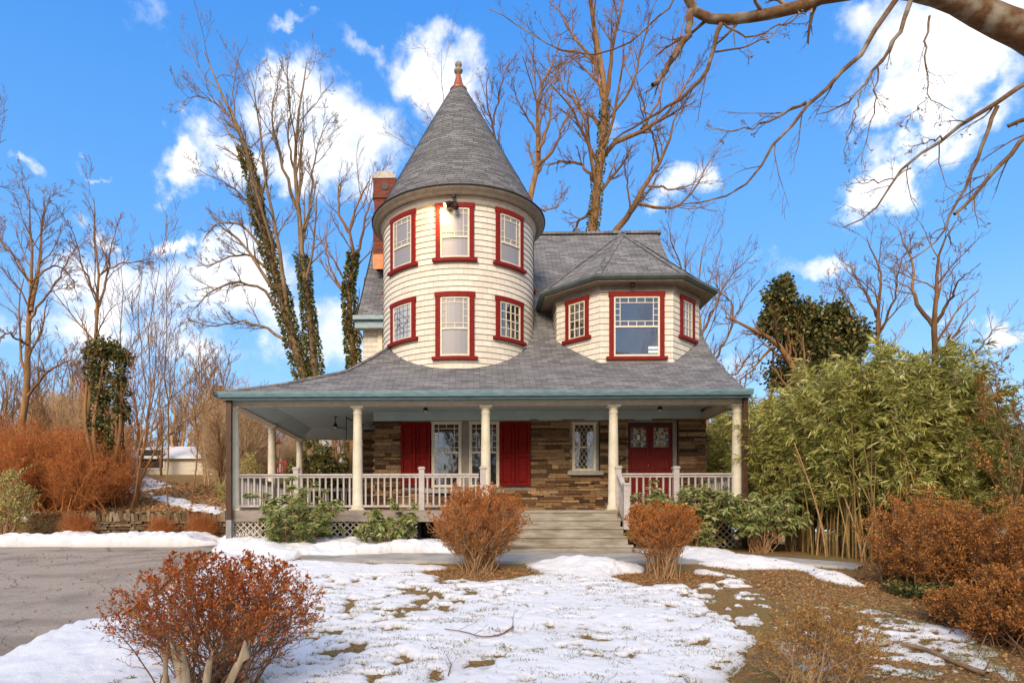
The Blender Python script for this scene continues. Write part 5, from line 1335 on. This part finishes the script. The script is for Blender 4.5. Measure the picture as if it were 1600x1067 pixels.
l,w,h=sized(1034,902,126,784); shrub('rounded_shrub','smaller flat topped orange brown shrub right of the steps',l,'twig_tan','orange_leaf',shrub_mesh(2,h,w,h*.31,100,22000,.030,lv=((9,.30,.6),(7,.5,.6)),base_sp=.12,topbias=.35,rst=.009,lo=-.8,clip=1,twmin=.0028))
l,w,h=sized(338,1088,375,862); shrub('foreground_shrub','wide open foreground shrub with rust red leaves beside the drive',l,'twig_brown','rust_leaf',shrub_mesh(3,h,w,h*.44,100,18000,.031,lv=((10,.32,.55),(7,.5,.6)),clip=1,base_sp=.22,topbias=.45,twmin=.0016,rst=.010,lo=-.45,tipw=.08,lw=.55))
l,w,h=sized(1275,1080,225,935); shrub('foreground_shrub','low foreground shrub with sparse tan leaves on the right of the lawn',l,'twig_pale','tan_leaf',shrub_mesh(4,h,w,h*.6,62,9000,.028,lv=((9,.36,.55),(7,.5,.6)),base_sp=.14,topbias=.3,twmin=.0016,rst=.009,lo=-.3,tipw=.2))
for i,(bx,by,w_,top,lab) in enumerate([(1440,918,200,762,'dense brown azalea hedge bush next to the bamboo stems'),(1560,930,210,775,'dense brown azalea hedge bush at the right edge'),(1585,1010,190,880,'lower brown azalea bush at the right edge in front of the hedge'),(1500,975,120,915,'small low brown bush among the ivy ground cover')]):
    l,w,h=sized(bx,by,w_,top); shrub('azalea_shrub',lab,l,'twig_brown','brown_leaf',shrub_mesh(10+i,h,w,h*.52,110,26000 if i<3 else 9000,.034,clip=1,lv=((9,.30,.6),(7,.5,.6)),base_sp=.25,topbias=.12,twmin=.002,rst=.010,lo=-.9,tipw=.5))
for i,(bx,w_,top,d,nl,lab) in enumerate([(462,142,752,15.15,3600,'full green rhododendron in front of the left porch railing'),(606,105,788,15.0,1500,'thin drooping rhododendron before the dark gap under the porch'),(1092,105,748,15.2,2400,'green rhododendron in front of the right porch railing'),(1185,135,762,14.9,2600,'straggly rhododendron at the right porch corner'),(1015,78,755,15.3,1300,'small rhododendron behind the flat topped shrub')]):
    l,w,h=sized(bx,0,w_*1.18,top-8,d); shrub('rhododendron',lab,l,'twig_tan','rhodo_leaf',shrub_mesh(20+i,h,w,h*.5,40 if i!=1 else 22,int(nl*1.7),.15 if i else .135,lv=((5,.25,.6),(3,.4,.6)),base_sp=.1,topbias=.08,twmin=.005,rst=.014,lo=-.85 if i not in (1,3) else -.2,tipw=.5,whorl=9,hang=.35 if i in (0,2,4) else .8,lw=.30),cat_='rhododendron',group='rhododendrons along the porch')
# rust coloured brush on the left bank
br=[shrub_mesh(40+i,2.7,3.4,1.4,60,6500,.055,lv=((10,.5,.5),(8,.6,.6)),base_sp=.45,topbias=.05,twmin=.004,rst=.025,lo=-.6,tipw=.6,wand=.3,ragged=1) for i in range(2)]
for i,(px,d,s,lab) in enumerate([(15,20.5,.95,'rust red brush at the left edge of the drive'),(75,21.2,1.0,'rust red brush beneath the tall left tree'),(125,20.6,.85,'rust red brush just left of the low stone wall'),(100,23.5,1.1,'taller rust brush behind, left of the dark ivy clump'),(180,22.6,.8,'rust brush at the foot of the dark ivy clump'),(40,24,1.1,'rust brush behind the tall left tree')]):
    x=xa(px,d); o=shrub('thicket_shrub',lab,(x,d),'twig_orange','rust_leaf' if i!=4 else 'brown_leaf',br[i%2],group='rust brush on the left bank'); o.scale=(s,s,s); o.rotation_euler.z=i*1.3
for px,d,s,lab in ((255,19.2,.30,'low brown scrub in front of the stone wall, its left clump'),(318,19.3,.34,'low brown scrub in front of the stone wall beside the porch corner'),(125,19.3,.36,'low rust scrub at the left end of the stone wall')):
    o=shrub('scrub',lab,(xa(px,d),d),'twig_brown','dead_leaf',br[1]); o.scale=(s,s,s*.95)
yg=shrub_mesh(50,2.2,1.8,1.0,40,4500,.07,lv=((7,.35,.5),(5,.5,.6)),base_sp=.2,topbias=.15,twmin=.005,rst=.02,lo=-.7,tipw=.5)
for px,d,s,lab in ((10,18.6,.95,'yellow green leafy shrub at the left edge'),(362,20.5,.62,'yellow green shrub beside the porch corner post'),(385,24,.8,'yellow green shrub seen through the porch left bay')):
    o=shrub('leafy_shrub',lab,(xa(px,d),d),'twig_tan','bamboo_leaf',yg); o.scale=(s,s,s)
# evergreen bushes seen through the porch
ev=shrub_mesh(52,4.2,2.6,2.0,50,16000,.13,lv=((7,.3,.5),(5,.5,.6)),base_sp=.2,topbias=.05,twmin=.006,rst=.03,lo=-.95,tipw=.8)
for px,d,s,lab in ((489,25.3,.86,'dark evergreen bush seen through the porch, left one'),(553,26,.85,'dark evergreen bush seen through the porch, right one')):
    o=shrub('evergreen_bush',lab,(xa(px,d),d),'twig_brown','ivy',ev,cat_='bush'); o.scale=(s,s,s)

# small background trees, shared meshes
def small_tree(seed,h,mat):
    rng=np.random.default_rng(seed); K=12; n=3
    P=[];R=[]
    for i in range(n):
        a=rng.random()*6.28; sp=.18*h*rng.random(); t=np.linspace(0,1,K)
        p=np.c_[np.cos(a)*sp*t**1.5,np.sin(a)*sp*t**1.5,t*h*(.8+.2*rng.random())]; p[1:]+=np.cumsum(rng.normal(size=(K-1,3))*.012*h,0)*[1,1,0]; P.append(p); R.append(np.linspace(.014*h,.002*h,K))
    P=np.array(P);R=np.array(R); tr=arr_mesh('trunk',*tubes(P,R,6))
    out=[];p,r=P,R
    for k,lf in ((13,.34),(8,.45),(6,.5)):
        p,r=spawn(rng,p,r,k,t0=.18,ang=.7,lf=lf,rf=.55,K=5,up=.25,wand=.16,rmin=.009,Lmax=3); out.append(tubes(p,r,3))
    return tr,arr_mesh('crown',*cat(out))
sm=[small_tree(60+i,8,'') for i in range(4)]
def place_small(k,x,y,s,rz,mat,label,group,name='bare_tree'):
    b=(x,y,float(H(x,y))-.1); o=empty(name,b,label,'tree',group); o.scale=(s,s,s); o.rotation_euler.z=rz
    tr,cr=sm[k%4]
    for nm,me in (('trunk',tr),('crown',cr)):
        c=bpy.data.objects.new(nm,me); col.objects.link(c); c.parent=o
        if not me.materials: me.materials.append(MAT['bark_warm'])
        c.material_slots[0].link='OBJECT'; c.material_slots[0].material=MAT[mat]
rs=random.Random(8)
tb=[shrub_mesh(95+i,3.6,3.6,1.8,60,1500,.06,lv=((10,.5,.5),(9,.6,.6)),base_sp=.6,topbias=.0,twmin=.006,rst=.03,lo=-.7,tipw=.6,wand=.28,ragged=1) for i in range(2)]
for i in range(19):
    d=rs.uniform(27,42); px=rs.uniform(60,400) if i<14 else rs.uniform(400,560)
    if px>380: d+=8
    if 195<px<352 or 385<px<455: px=rs.uniform(60,190) if rs.random()<.7 else 368; d=max(d,30)
    x=xa(px,d); s=rs.uniform(.7,1.15)*d/30*(1 if px<380 else .6); o=shrub('brush_thicket','tangled tan twiggy brush on the left hillside among the small trees',(x,d),'twig_pale','dead_leaf',tb[i%2],group='twiggy brush on the hillside'); o.scale=(s,s,s); o.rotation_euler.z=i*2.1
    for c in o.children:
        if c.name.startswith('branches') and rs.random()<.2: c.material_slots[0].link='OBJECT'; c.material_slots[0].material=MAT['twig_orange']
for i in range(58):
    d=rs.uniform(26,52); px=rs.uniform(-60,600); 
    h=rs.uniform(.45,.9) if px<330 else rs.uniform(.4,.6)
    if 380<px<560 and d<33: d+=12
    if (205<px<340 or 388<px<452) and d<40 and i%3: d=rs.uniform(44,54)
    place_small(i,xa(px,d),d,h*d/34,rs.random()*6,rs.choice(['bark_warm','twig_tan','twig_orange','bark_warm']),'small bare tree in the brushy wood on the left hillside','small bare trees on the left hillside')
for i in range(16):
    d=rs.uniform(26,40); px=rs.uniform(1110,1640)
    place_small(i+2,xa(px,d),d,rs.uniform(.75,1.05)*d/30,rs.random()*6,rs.choice(['bark_warm','twig_tan']),'small bare tree poking up beyond the bamboo thicket','small bare trees beyond the bamboo')
for i in range(9):
    d=rs.uniform(34,46); px=rs.uniform(600,1120)
    place_small(i+1,xa(px,d),d,rs.uniform(1.0,1.25)*d/34,rs.random()*6,'bark_grey','slender bare tree standing behind the house','slender bare trees behind the house')
# unseen trees added across the street behind the viewer for the panes to mirror
for i in range(18):
    x=-30+3.5*i+rs.uniform(-1,1); y=-14-rs.random()*8
    place_small(i,x,y,rs.uniform(2.0,2.7),rs.random()*6,'bark_warm','unseen bare tree added across the street for the windows to mirror','unseen bare trees added for the window reflections')
# conifer tip far left
def conifer(px,d,h,lab):
    rng=np.random.default_rng(int(px)); n=5200; z=rng.random(n)**.8; a=rng.random(n)*6.28; rr=(1-z)*(.25+.75*rng.random(n))*h*.22
    P=np.c_[np.cos(a)*rr,np.sin(a)*rr,z*h*.93+h*.07-rr*.25]; D=np.c_[np.cos(a),np.sin(a),-.35+0*a]; v,f,w=leaves(rng,P,D,.32,.10)
    b=fix_base(bg(px,d)); root=empty('conifer',b,lab,'tree'); link('crown',arr_mesh('crown',v,f,w),'dead_leaf' if px<400 else 'ivy_dark',root)
    link('trunk',MB().tube([(0,0,-.2),(0,0,h*.5),(0,0,h)],[.14,.09,.02],7).mesh('trunk'),'bark_warm',root)
conifer(345,52,7.4,'brown tinged conifer far behind the porch corner')

# -------- bamboo
def bamboo(seed):
    rng=np.random.default_rng(seed); h=4.6; K=12; t=np.linspace(0,1,K); a=rng.random()*6.28; lean=rng.uniform(.25,.9)
    P=np.c_[np.cos(a)*lean*t**2.4,np.sin(a)*lean*t**2.4,h*t-.25*lean*t**3][None]; R=np.linspace(.019,.004,K)[None]
    b,r=spawn(rng,P,R,28,t0=.30 if seed<83 else .06,t1=1.,ang=.8,lf=.20,rf=.4,K=5,up=.15,wand=.15,rmin=.003,fall=.3,droop=.12)
    c,r2=spawn(rng,b,r,4,t0=.2,ang=.6,lf=.6,rf=.6,K=4,up=0,wand=.15,rmin=.002,droop=.15)
    culm=arr_mesh('culm',*cat([tubes(P,R,7),tubes(b,r,3),tubes(c,r2,3)]))
    n=1150; i=rng.integers(0,len(c),n); k=rng.integers(0,4,n); pos=c[i,k]; D=unit(c[i,-1]-c[i,0])+rng.normal(size=(n,3))*.5+np.array([0,0,-.65])
    v,f,w=leaves(rng,pos,D,.215,.034,np.clip(rng.normal(.45,.25,n),0,1),curl=.08)
    return culm,arr_mesh('leaves',v,f,w)
bm=[bamboo(80+i) for i in range(6)]
rs=random.Random(4); cnt=0
while cnt<215:
    x=rs.uniform(6.9,17); y=rs.uniform(12.6,21) if cnt>22 else rs.uniform(17.5,24)
    front=np.interp(x,[6.8,7.3,7.8,9,17],[15.8,14.6,13.1,12.7,12.4])
    if cnt<=22: x=rs.uniform(6.8,8.6)
    if y<front or (22<cnt<115 and y>front+2.0): continue
    px=713+FPX*math.tan(math.atan(x/y)+YAW)
    if px>1690: continue
    if px>1500 and rs.random()<.55: continue
    topy=np.interp(px,[1130,1180,1240,1320,1400,1480,1560,1640],[640,622,598,568,552,574,640,690])
    hz=(HOR-topy)*y/FPX+CAMZ-float(H(x,y)); s=min(hz/4.5,1.5)*rs.choice([rs.uniform(.64,.9),rs.uniform(.74,1.0)])
    o=empty('bamboo',(x,y,float(H(x,y))),'tall yellow green bamboo cane in the thicket right of the porch','bamboo','bamboo canes right of the porch'); o.scale=(min(s*1.1,1.35),min(s*1.1,1.35),s); o.rotation_euler.z=rs.random()*6.28
    cu,le=bm[(cnt%3) if y<front+1.6 else 3+cnt%3]; link('culm',cu,'culm',o); link('leaves',le,'bamboo_leaf',o); cnt+=1
# bare lower canes of the front edge
def cane(seed):
    rng=np.random.default_rng(seed); K=9; t=np.linspace(0,1,K); l=rng.uniform(-.5,.5,2)
    P=np.c_[l[0]*1.5*t**1.5,l[1]*t**1.5,2.9*t][None]; return arr_mesh('culm',*tubes(P,np.linspace(.017,.010,K)[None],7))
cn=[cane(i) for i in range(6)]
for i in range(85):
    px=rs.uniform(1225,1480); y=rs.uniform(0,1.4)+np.interp(px,[1225,1300,1350,1500],[15.1,13.8,12.9,12.5]); x=xa(px,y)
    o=link('bamboo_cane',cn[i%6],'culm' if rs.random()<.75 else 'twig_tan',None,(x,y,float(H(x,y))-.05)); o.rotation_euler.z=rs.random()*6; s=rs.uniform(.6,1.05); o.scale=(1,1,s)
    if len(cn[i%6].materials) and rs.random()<.3: pass
    tag(o,'bare yellow brown bamboo cane at the front edge of the thicket','bamboo','bare bamboo canes at the thicket edge')
# ------------------------------------------------------------------ smaller things of the yard and the background
def stuff_leaves(name,label,catg,mat,regions,seed,size,n_,lift=.012,flat=True):
    rng=np.random.default_rng(seed); X=[];Y=[]
    for (poly,w) in regions:
        q=np.array(gp(poly)); k=int(n_*w); bx=rng.uniform(q[:,0].min(),q[:,0].max(),k*3); by=rng.uniform(q[:,1].min(),q[:,1].max(),k*3)
        m=poly_sd(bx,by,q)>0; X.append(bx[m][:k]);Y.append(by[m][:k])
    X=np.concatenate(X);Y=np.concatenate(Y); T=SNOW(X,Y); Z=H(X,Y)+np.maximum(T,0)*(T>0); keep=(T<.0)|(rng.random(len(X))<.04)
    P=np.c_[X,Y,Z+lift][keep]; D=rng.normal(size=P.shape)*np.array([1,1,.35 if flat else 1])
    v,f,w=leaves(rng,P,D,size,np.where(rng.random(len(P))<.7,size*.16,size*.6)); return tag(link(name,arr_mesh(name,v,f,w),mat),label,catg,kind='stuff')
stuff_leaves('leaf_litter','dry brown leaf litter over the right hand bed','leaves','dead_leaf',[([(1180,890),(1420,900),(1600,940),(1600,1067),(1400,1067),(1230,1067),(1200,960)],.8),([(1100,880),(1400,890),(1480,920),(1200,930)],.2)],1,.045,16000)
stuff_leaves('leaf_litter','dry brown leaf litter on the left hillside above the wall','leaves','dead_leaf',[([(0,800),(0,760),(100,745),(350,760),(350,800)],1)],2,.14,14000,.03)
stuff_leaves('leaf_litter','rust leaf litter between the brush and the snow bank','leaves','dead_leaf',[([(0,843),(0,800),(110,800),(120,842)],1)],3,.09,10000,.03)
stuff_leaves('leaf_debris','scattered dry leaves and grit on the bare driveway','leaves','dead_leaf',[([(0,868),(320,862),(250,925),(180,960),(60,1000),(0,1020)],1)],4,.05,420,.045)
def grass():
    rng=np.random.default_rng(5); VV=[];RR=[]
    def blades(X,Y,h):
        T=SNOW(X,Y); keep=(T>-.10)&(T<.012); sn=rng.random(len(X))<.004; keep|=sn&(T<.06)
        x,y=X[keep],Y[keep]; z=H(x,y)+np.clip(T[keep],-.05,1)
        return np.c_[x,y,z-.005]
    X=rng.uniform(-5.5,6.6,330000);Y=rng.uniform(5.2,12.9,330000)
    P=blades(X,Y,0); cx_=rng.uniform(-3.6,5.2,420); cy_=rng.uniform(6.0,11.8,420); k_=rng.integers(0,420,16000)
    tx=cx_[k_]+rng.normal(size=16000)*.035*(1+k_%4); ty=cy_[k_]+rng.normal(size=16000)*.022*(1+k_%3); tt=SNOW(tx,ty); mk=(tt>0)&(tt<.12)
    P=P[P[:,0]>-4.2+ (P[:,1]-8)*.0]
    if len(P)>70000: P=P[rng.choice(len(P),70000,replace=False)]
    P=np.concatenate([P,np.c_[tx,ty,H(tx,ty)+tt-.012][mk]])
    D=rng.normal(size=P.shape)*np.array([.9,.9,.2])+np.array([0,0,.75]); v,f,w=leaves(rng,P,D,.05,.007,np.clip(rng.normal(.5,.28,len(P)),0,1),curl=.3)
    tag(link('grass',arr_mesh('grass',v,f,w),'grass'),'dry winter grass tufts poking through the patchy snow','grass',kind='stuff')
    # mulch needles round the two shrubs
    P=[]
    for (bx,by,r) in ((*G(745,897)[:2],1.1),(*G(1042,905)[:2],1.1)):
        a=rng.random(9000)*6.28; q=rng.random(9000)**.5*r; x=bx+np.cos(a)*q*1.05;y=by+np.sin(a)*q*.6; m=SNOW(x,y)<-.01; P.append(np.c_[x,y,H(x,y)+.01][m])
    P=np.concatenate(P); D=rng.normal(size=P.shape)*np.array([1,1,.25]); v,f,w=leaves(rng,P,D,.06,.012)
    tag(link('mulch',arr_mesh('mulch',v,f,w),'dead_leaf'),'brown needle mulch under the two rounded shrubs','mulch',kind='stuff')
grass()
def ivy_cover():
    rng=np.random.default_rng(6); q=np.array(gp([(1378,912),(1400,900),(1450,905),(1520,912),(1560,935),(1540,960),(1450,945),(1400,935)])); n=7000
    x=rng.uniform(q[:,0].min(),q[:,0].max(),n);y=rng.uniform(q[:,1].min(),q[:,1].max(),n); m=poly_sd(x,y,q)+(fbm(x*2,y*2,3)-.5)*1.0>0; x,y=x[m],y[m]
    P=np.c_[x,y,H(x,y)+rng.random(len(x))*.14+.02]; D=rng.normal(size=P.shape)*[1,1,.4]; v,f,w=leaves(rng,P,D,.07,.06)
    tag(link('ivy_ground_cover',arr_mesh('ivy',v,f,w),'ivy_dark'),'dark green ivy ground cover in front of the right hedge','ivy',kind='stuff')
ivy_cover()
def drag(name,label,pix,r0,r1,mat,cat_,seed,side=0,lift=.02):
    pts=[]
    for (x,y) in pix:
        a=G(x,y); t=float(SNOW(np.array([a[0]]),np.array([a[1]]))[0]); pts.append((a[0],a[1],a[2]+max(t,0)+lift))
    P=resample(pts,12)[None]; P[:,:,2]+=.0; R=np.linspace(r0,r1,12)[None]; rng=np.random.default_rng(seed); out=[tubes(P,R,7)]
    b=Vector(pts[0]); root=empty(name,tuple(b),label,cat_)
    veg_parts(root,b,[('stem',arr_mesh('stem',*out[0]),mat)])
    if side:
        p,r=spawn(rng,P,R,side,t0=.1,ang=.8,lf=.4,rf=.5,K=5,up=.1,wand=.2,rmin=.002); q,r2=spawn(rng,p,r,3,t0=.3,ang=.6,lf=.5,rf=.6,K=4,up=0,wand=.2,rmin=.0015)
        veg_parts(root,b,[('twigs',arr_mesh('twigs',*cat([tubes(p,r,4),tubes(q,r2,3)])),mat)])
drag('fallen_branch','curved fallen branch lying on the snow in the middle of the lawn',[(692,992),(725,995),(755,1004),(785,1000),(803,985)],.005,.012,'twig_brown','branch',1,7)
drag('fallen_branch','thin fallen twig sticking up from the snow near the bottom edge',[(700,1062),(705,1045),(697,1030)],.006,.003,'twig_brown','branch',2,6)
drag('fallen_log','long grey fallen bough on the dry ground at the lower right',[(1405,1012),(1450,1022),(1500,1042),(1545,1060)],.022,.032,'bark_grey','log',3,3,.03)
drag('fallen_log','pale bent fallen bough running out from under the low tan shrub',[(1300,1016),(1345,1018),(1395,1010)],.018,.022,'weathered_wood','log',4,3,.04)
drag('fallen_branch','small pale forked branch on the bare ground before the right shrubs',[(1226,918),(1232,912),(1238,915)],.01,.01,'weathered_wood','branch',5,3,.04)
rs=random.Random(21)
# weathered stubs of a cut shrub in front of the rust shrub
def stub(px,pytop,d,r,lean,lab,k):
    x=xa(px,d); z=float(H(x,d)); zt=za(px,pytop,d); n=9; m=HB() ; me=MB(); rings=7; rr=random.Random(k)
    h=zt-z
    for j in range(rings):
        t=j/(rings-1)
        for i in range(n):
            a=6.283*i/n; q=r*(1.25-.35*t)*(1+.22*math.sin(a*3+k)+.10*rr.uniform(-1,1)); top=(.14*h*rr.uniform(-1,1)) if j==rings-1 else 0
            me.v.append((lean*h*t*t+q*math.cos(a),q*math.sin(a),h*t+top))
    for j in range(rings-1):
        for i in range(n):
            i2=(i+1)%n; me.f.append((j*n+i,j*n+i2,(j+1)*n+i2,(j+1)*n+i)); me.uv.append(None); me.r.append(.5)
    me.v.append((lean*h,0,h*.93)); c=len(me.v)-1
    for i in range(n): me.f.append(((rings-1)*n+i,(rings-1)*n+(i+1)%n,c)); me.uv.append(None); me.r.append(.5)
    tag(link('cut_stub',me.mesh('cut_stub',True),'weathered_wood',None,(x,d,z)),lab,'stump')
for i,(px,py,r,l,lab) in enumerate([(258,1018,.022,.0,'narrow weathered stub, leftmost of the cut stubs by the rust shrub'),(292,1006,.055,-.15,'thick weathered forked stub at the foot of the rust shrub'),(318,1024,.03,.1,'ragged stub right beside the thick weathered one'),(346,1014,.032,.35,'weathered stub leaning right, rightmost of the cut stubs')]): stub(px,py,5.75,r,l,lab,i)
# low dry stone wall at the far side of the drive
def retaining():
    rs=random.Random(9); m=MB(); x0,x1=-11.7,-6.75; y=19.62
    def stone(cx,cy,cz,sx,sy,sz,tilt=0):
        m.cur=rs.random(); pts=[]
        for (i,j,k) in ((-1,-1,-1),(1,-1,-1),(1,1,-1),(-1,1,-1),(-1,-1,1),(1,-1,1),(1,1,1),(-1,1,1)):
            sh=.82 if k>0 else 1
            px_,py_,pz_=i*sx/2*sh+rs.uniform(-.012,.012),j*sy/2*sh+rs.uniform(-.02,.02),k*sz/2+rs.uniform(-.012,.012)
            pts.append((cx+px_*math.cos(tilt)+pz_*math.sin(tilt),cy+py_,cz-px_*math.sin(tilt)+pz_*math.cos(tilt)))
        i0=len(m.v); m.v+=pts
        for f in ((0,3,2,1),(4,5,6,7),(0,1,5,4),(1,2,6,5),(2,3,7,6),(3,0,4,7)): m.f.append(tuple(i0+a for a in f)); m.uv.append(None); m.r.append(m.cur)
    z=.05
    while z<.72:
        h=rs.uniform(.07,.15); x=x0
        while x<x1: w=rs.uniform(.12,.42); stone(x+w/2,y+rs.uniform(-.05,.05),z+h/2,w-.01,.3,h-.008,rs.uniform(-.05,.05)); x+=w
        z+=h
    body=m; x=x0-.1
    while x<x1: w=rs.uniform(.09,.17); h=rs.uniform(.2,.32); stone(x,y,.76+h/2-.02,w,.34,h,rs.uniform(-.35,.1)); x+=w
    for k in range(6): stone(x0-.15+rs.uniform(-.1,.1),y-.1,.1+.17*k,.45,.45,.17)
    root=empty('stone_wall',(x0,y,0),'low dry stone wall with upright coping stones beyond the driveway','wall')
    veg_parts(root,(x0,y,0),[('stones',m.mesh('stones'),'wall_stone')])
    link('earth_core',MB().box(-.1,x1-x0,.0,.22,0,.78).mesh('core'),'mortar',root)
retaining()
# neighbours
noisy('white_siding',(.62,.63,.64),(.72,.73,.74),3,.7,stretch=(.1,.1,9)); noisy('pale_siding',(.58,.52,.40),(.68,.62,.5),3,.7,stretch=(.1,.1,9)); noisy('grey_roof',(.2,.19,.19),(.3,.29,.28),6,.9)
noisy('red_paint',(.42,.05,.035),(.55,.08,.05),6,.6)
def neighbour(px0,px1,pt,d,dep,mat,label,nm,rise,wins,snowroof=False):
    x0,x1=xa(px0,d),xa(px1,d); cx=(x0+x1)/2; z=float(H(cx,d)); zt=za(px0,pt,d); root=empty(nm,(cx,d,z),label,'house' if nm!='garage' else 'garage')
    w=(x1-x0)/2; h=zt-z
    link('wall',MB().box(-w,w,0,dep,-.5,h).mesh('wall'),mat,root)
    m=MB(); e=.3; r=h+rise
    for s in (0,1):
        a=[(-w-e,-e,h-.05),(w+e,-e,h-.05),(w+e,dep/2,r),(-w-e,dep/2,r)] if s==0 else [(w+e,dep+e,h-.05),(-w-e,dep+e,h-.05),(-w-e,dep/2,r),(w+e,dep/2,r)]
        b=[(p[0],p[1],p[2]+.12) for p in a]; m.face(a[::-1]);m.face(b)
        for i in range(4): m.face([a[i],a[(i+1)%4],b[(i+1)%4],b[i]])
    link('roof',m.mesh('roof'),'white_paint' if snowroof else 'grey_roof',root)
    g=MB(); g.face([(-w,0,h),(-w,dep,h),(-w,dep/2,r-.05)]); g.face([(w,0,h),(w,dep/2,r-.05),(w,dep,h)]); link('gable',g.mesh('gable'),mat,root)
    for (u,v,ww,hh) in wins:
        f=link('window',MB().box(u-ww/2-.08,u+ww/2+.08,-.06,.0,v-.08,v+hh+.08).mesh('window'),'white_paint',root)
        link('pane',MB().box(u-ww/2,u+ww/2,-.075,-.06,v,v+hh).mesh('pane'),'mid_glass',f)
neighbour(498,640,672,46,7,'white_siding','white two storey neighbouring house seen through the porch','neighbour_house',2,[(-2.2,2.9,.7,1.2),(-1.2,2.9,.7,1.2),(-2.2,.8,.7,1.2),(0,2.9,.7,1.2)])
neighbour(205,345,716,40,5,'pale_siding','pale low garage with a snowy roof behind the saplings','garage',.9,[(-1.5,.4,1.5,1.1)],True)
neighbour(372,440,690,50,5,'pale_siding','small grey roofed house far behind the red deck','neighbour_house',1.4,[(-.6,1.4,.7,.9)])
def reddeck():
    d=36; x0,x1=xa(392,d),xa(448,d); z0,z1=za(400,741,d),za(400,722,d); g=float(H((x0+x1)/2,d))
    root=empty('deck',((x0+x1)/2,d,g),'small red painted deck with a railing beyond the porch','deck'); w=(x1-x0)/2; zz=z0-g
    link('platform',MB().box(-w,w,0,2,zz-.2,zz+.12).mesh('platform'),'red_paint',root)
    link('handrail',MB().box(-w,w,0,.06,z1-g-.06,z1-g).mesh('handrail'),'red_paint',root)
    for i in range(15):
        x=-w+.05+(2*w-.1)*i/14; link('baluster',MB().box(x-.02,x+.02,.01,.05,zz+.12,z1-g-.06).mesh('baluster'),'red_paint',root)
    for x in (-w+.08,w-.08): link('post',MB().box(x-.06,x+.06,-.01,.09,-.3,z1-g+.1).mesh('post'),'red_paint',root)
reddeck()
# far woodland band
def woods():
    rng=np.random.default_rng(77); n=420; x=rng.uniform(-85,6,n); y=rng.uniform(58,95,n); K=8; t=np.linspace(0,1,K)
    h=rng.uniform(5,9.5,n); P=np.stack([x[:,None]+rng.normal(size=(n,1))*.8*t,y[:,None]+0*t,(H(x,y)[:,None]-.2)+h[:,None]*t],-1); R=np.linspace(.13,.03,K)[None]*np.ones((n,1))
    out=[tubes(P,R,4)]; p,r=spawn(rng,P,R,12,t0=.1,ang=.7,lf=.34,rf=.5,K=4,up=.2,wand=.15,rmin=.02); out.append(tubes(p,r,3)); p,r=spawn(rng,p,r,8,t0=.2,ang=.7,lf=.5,rf=.6,K=4,up=.15,wand=.15,rmin=.016); out.append(tubes(p,r,3))
    tag(link('woodland',arr_mesh('woodland',*cat(out)),'twig_tan'),'far off brown winter woodland behind the left hillside','woodland',kind='stuff')
woods()
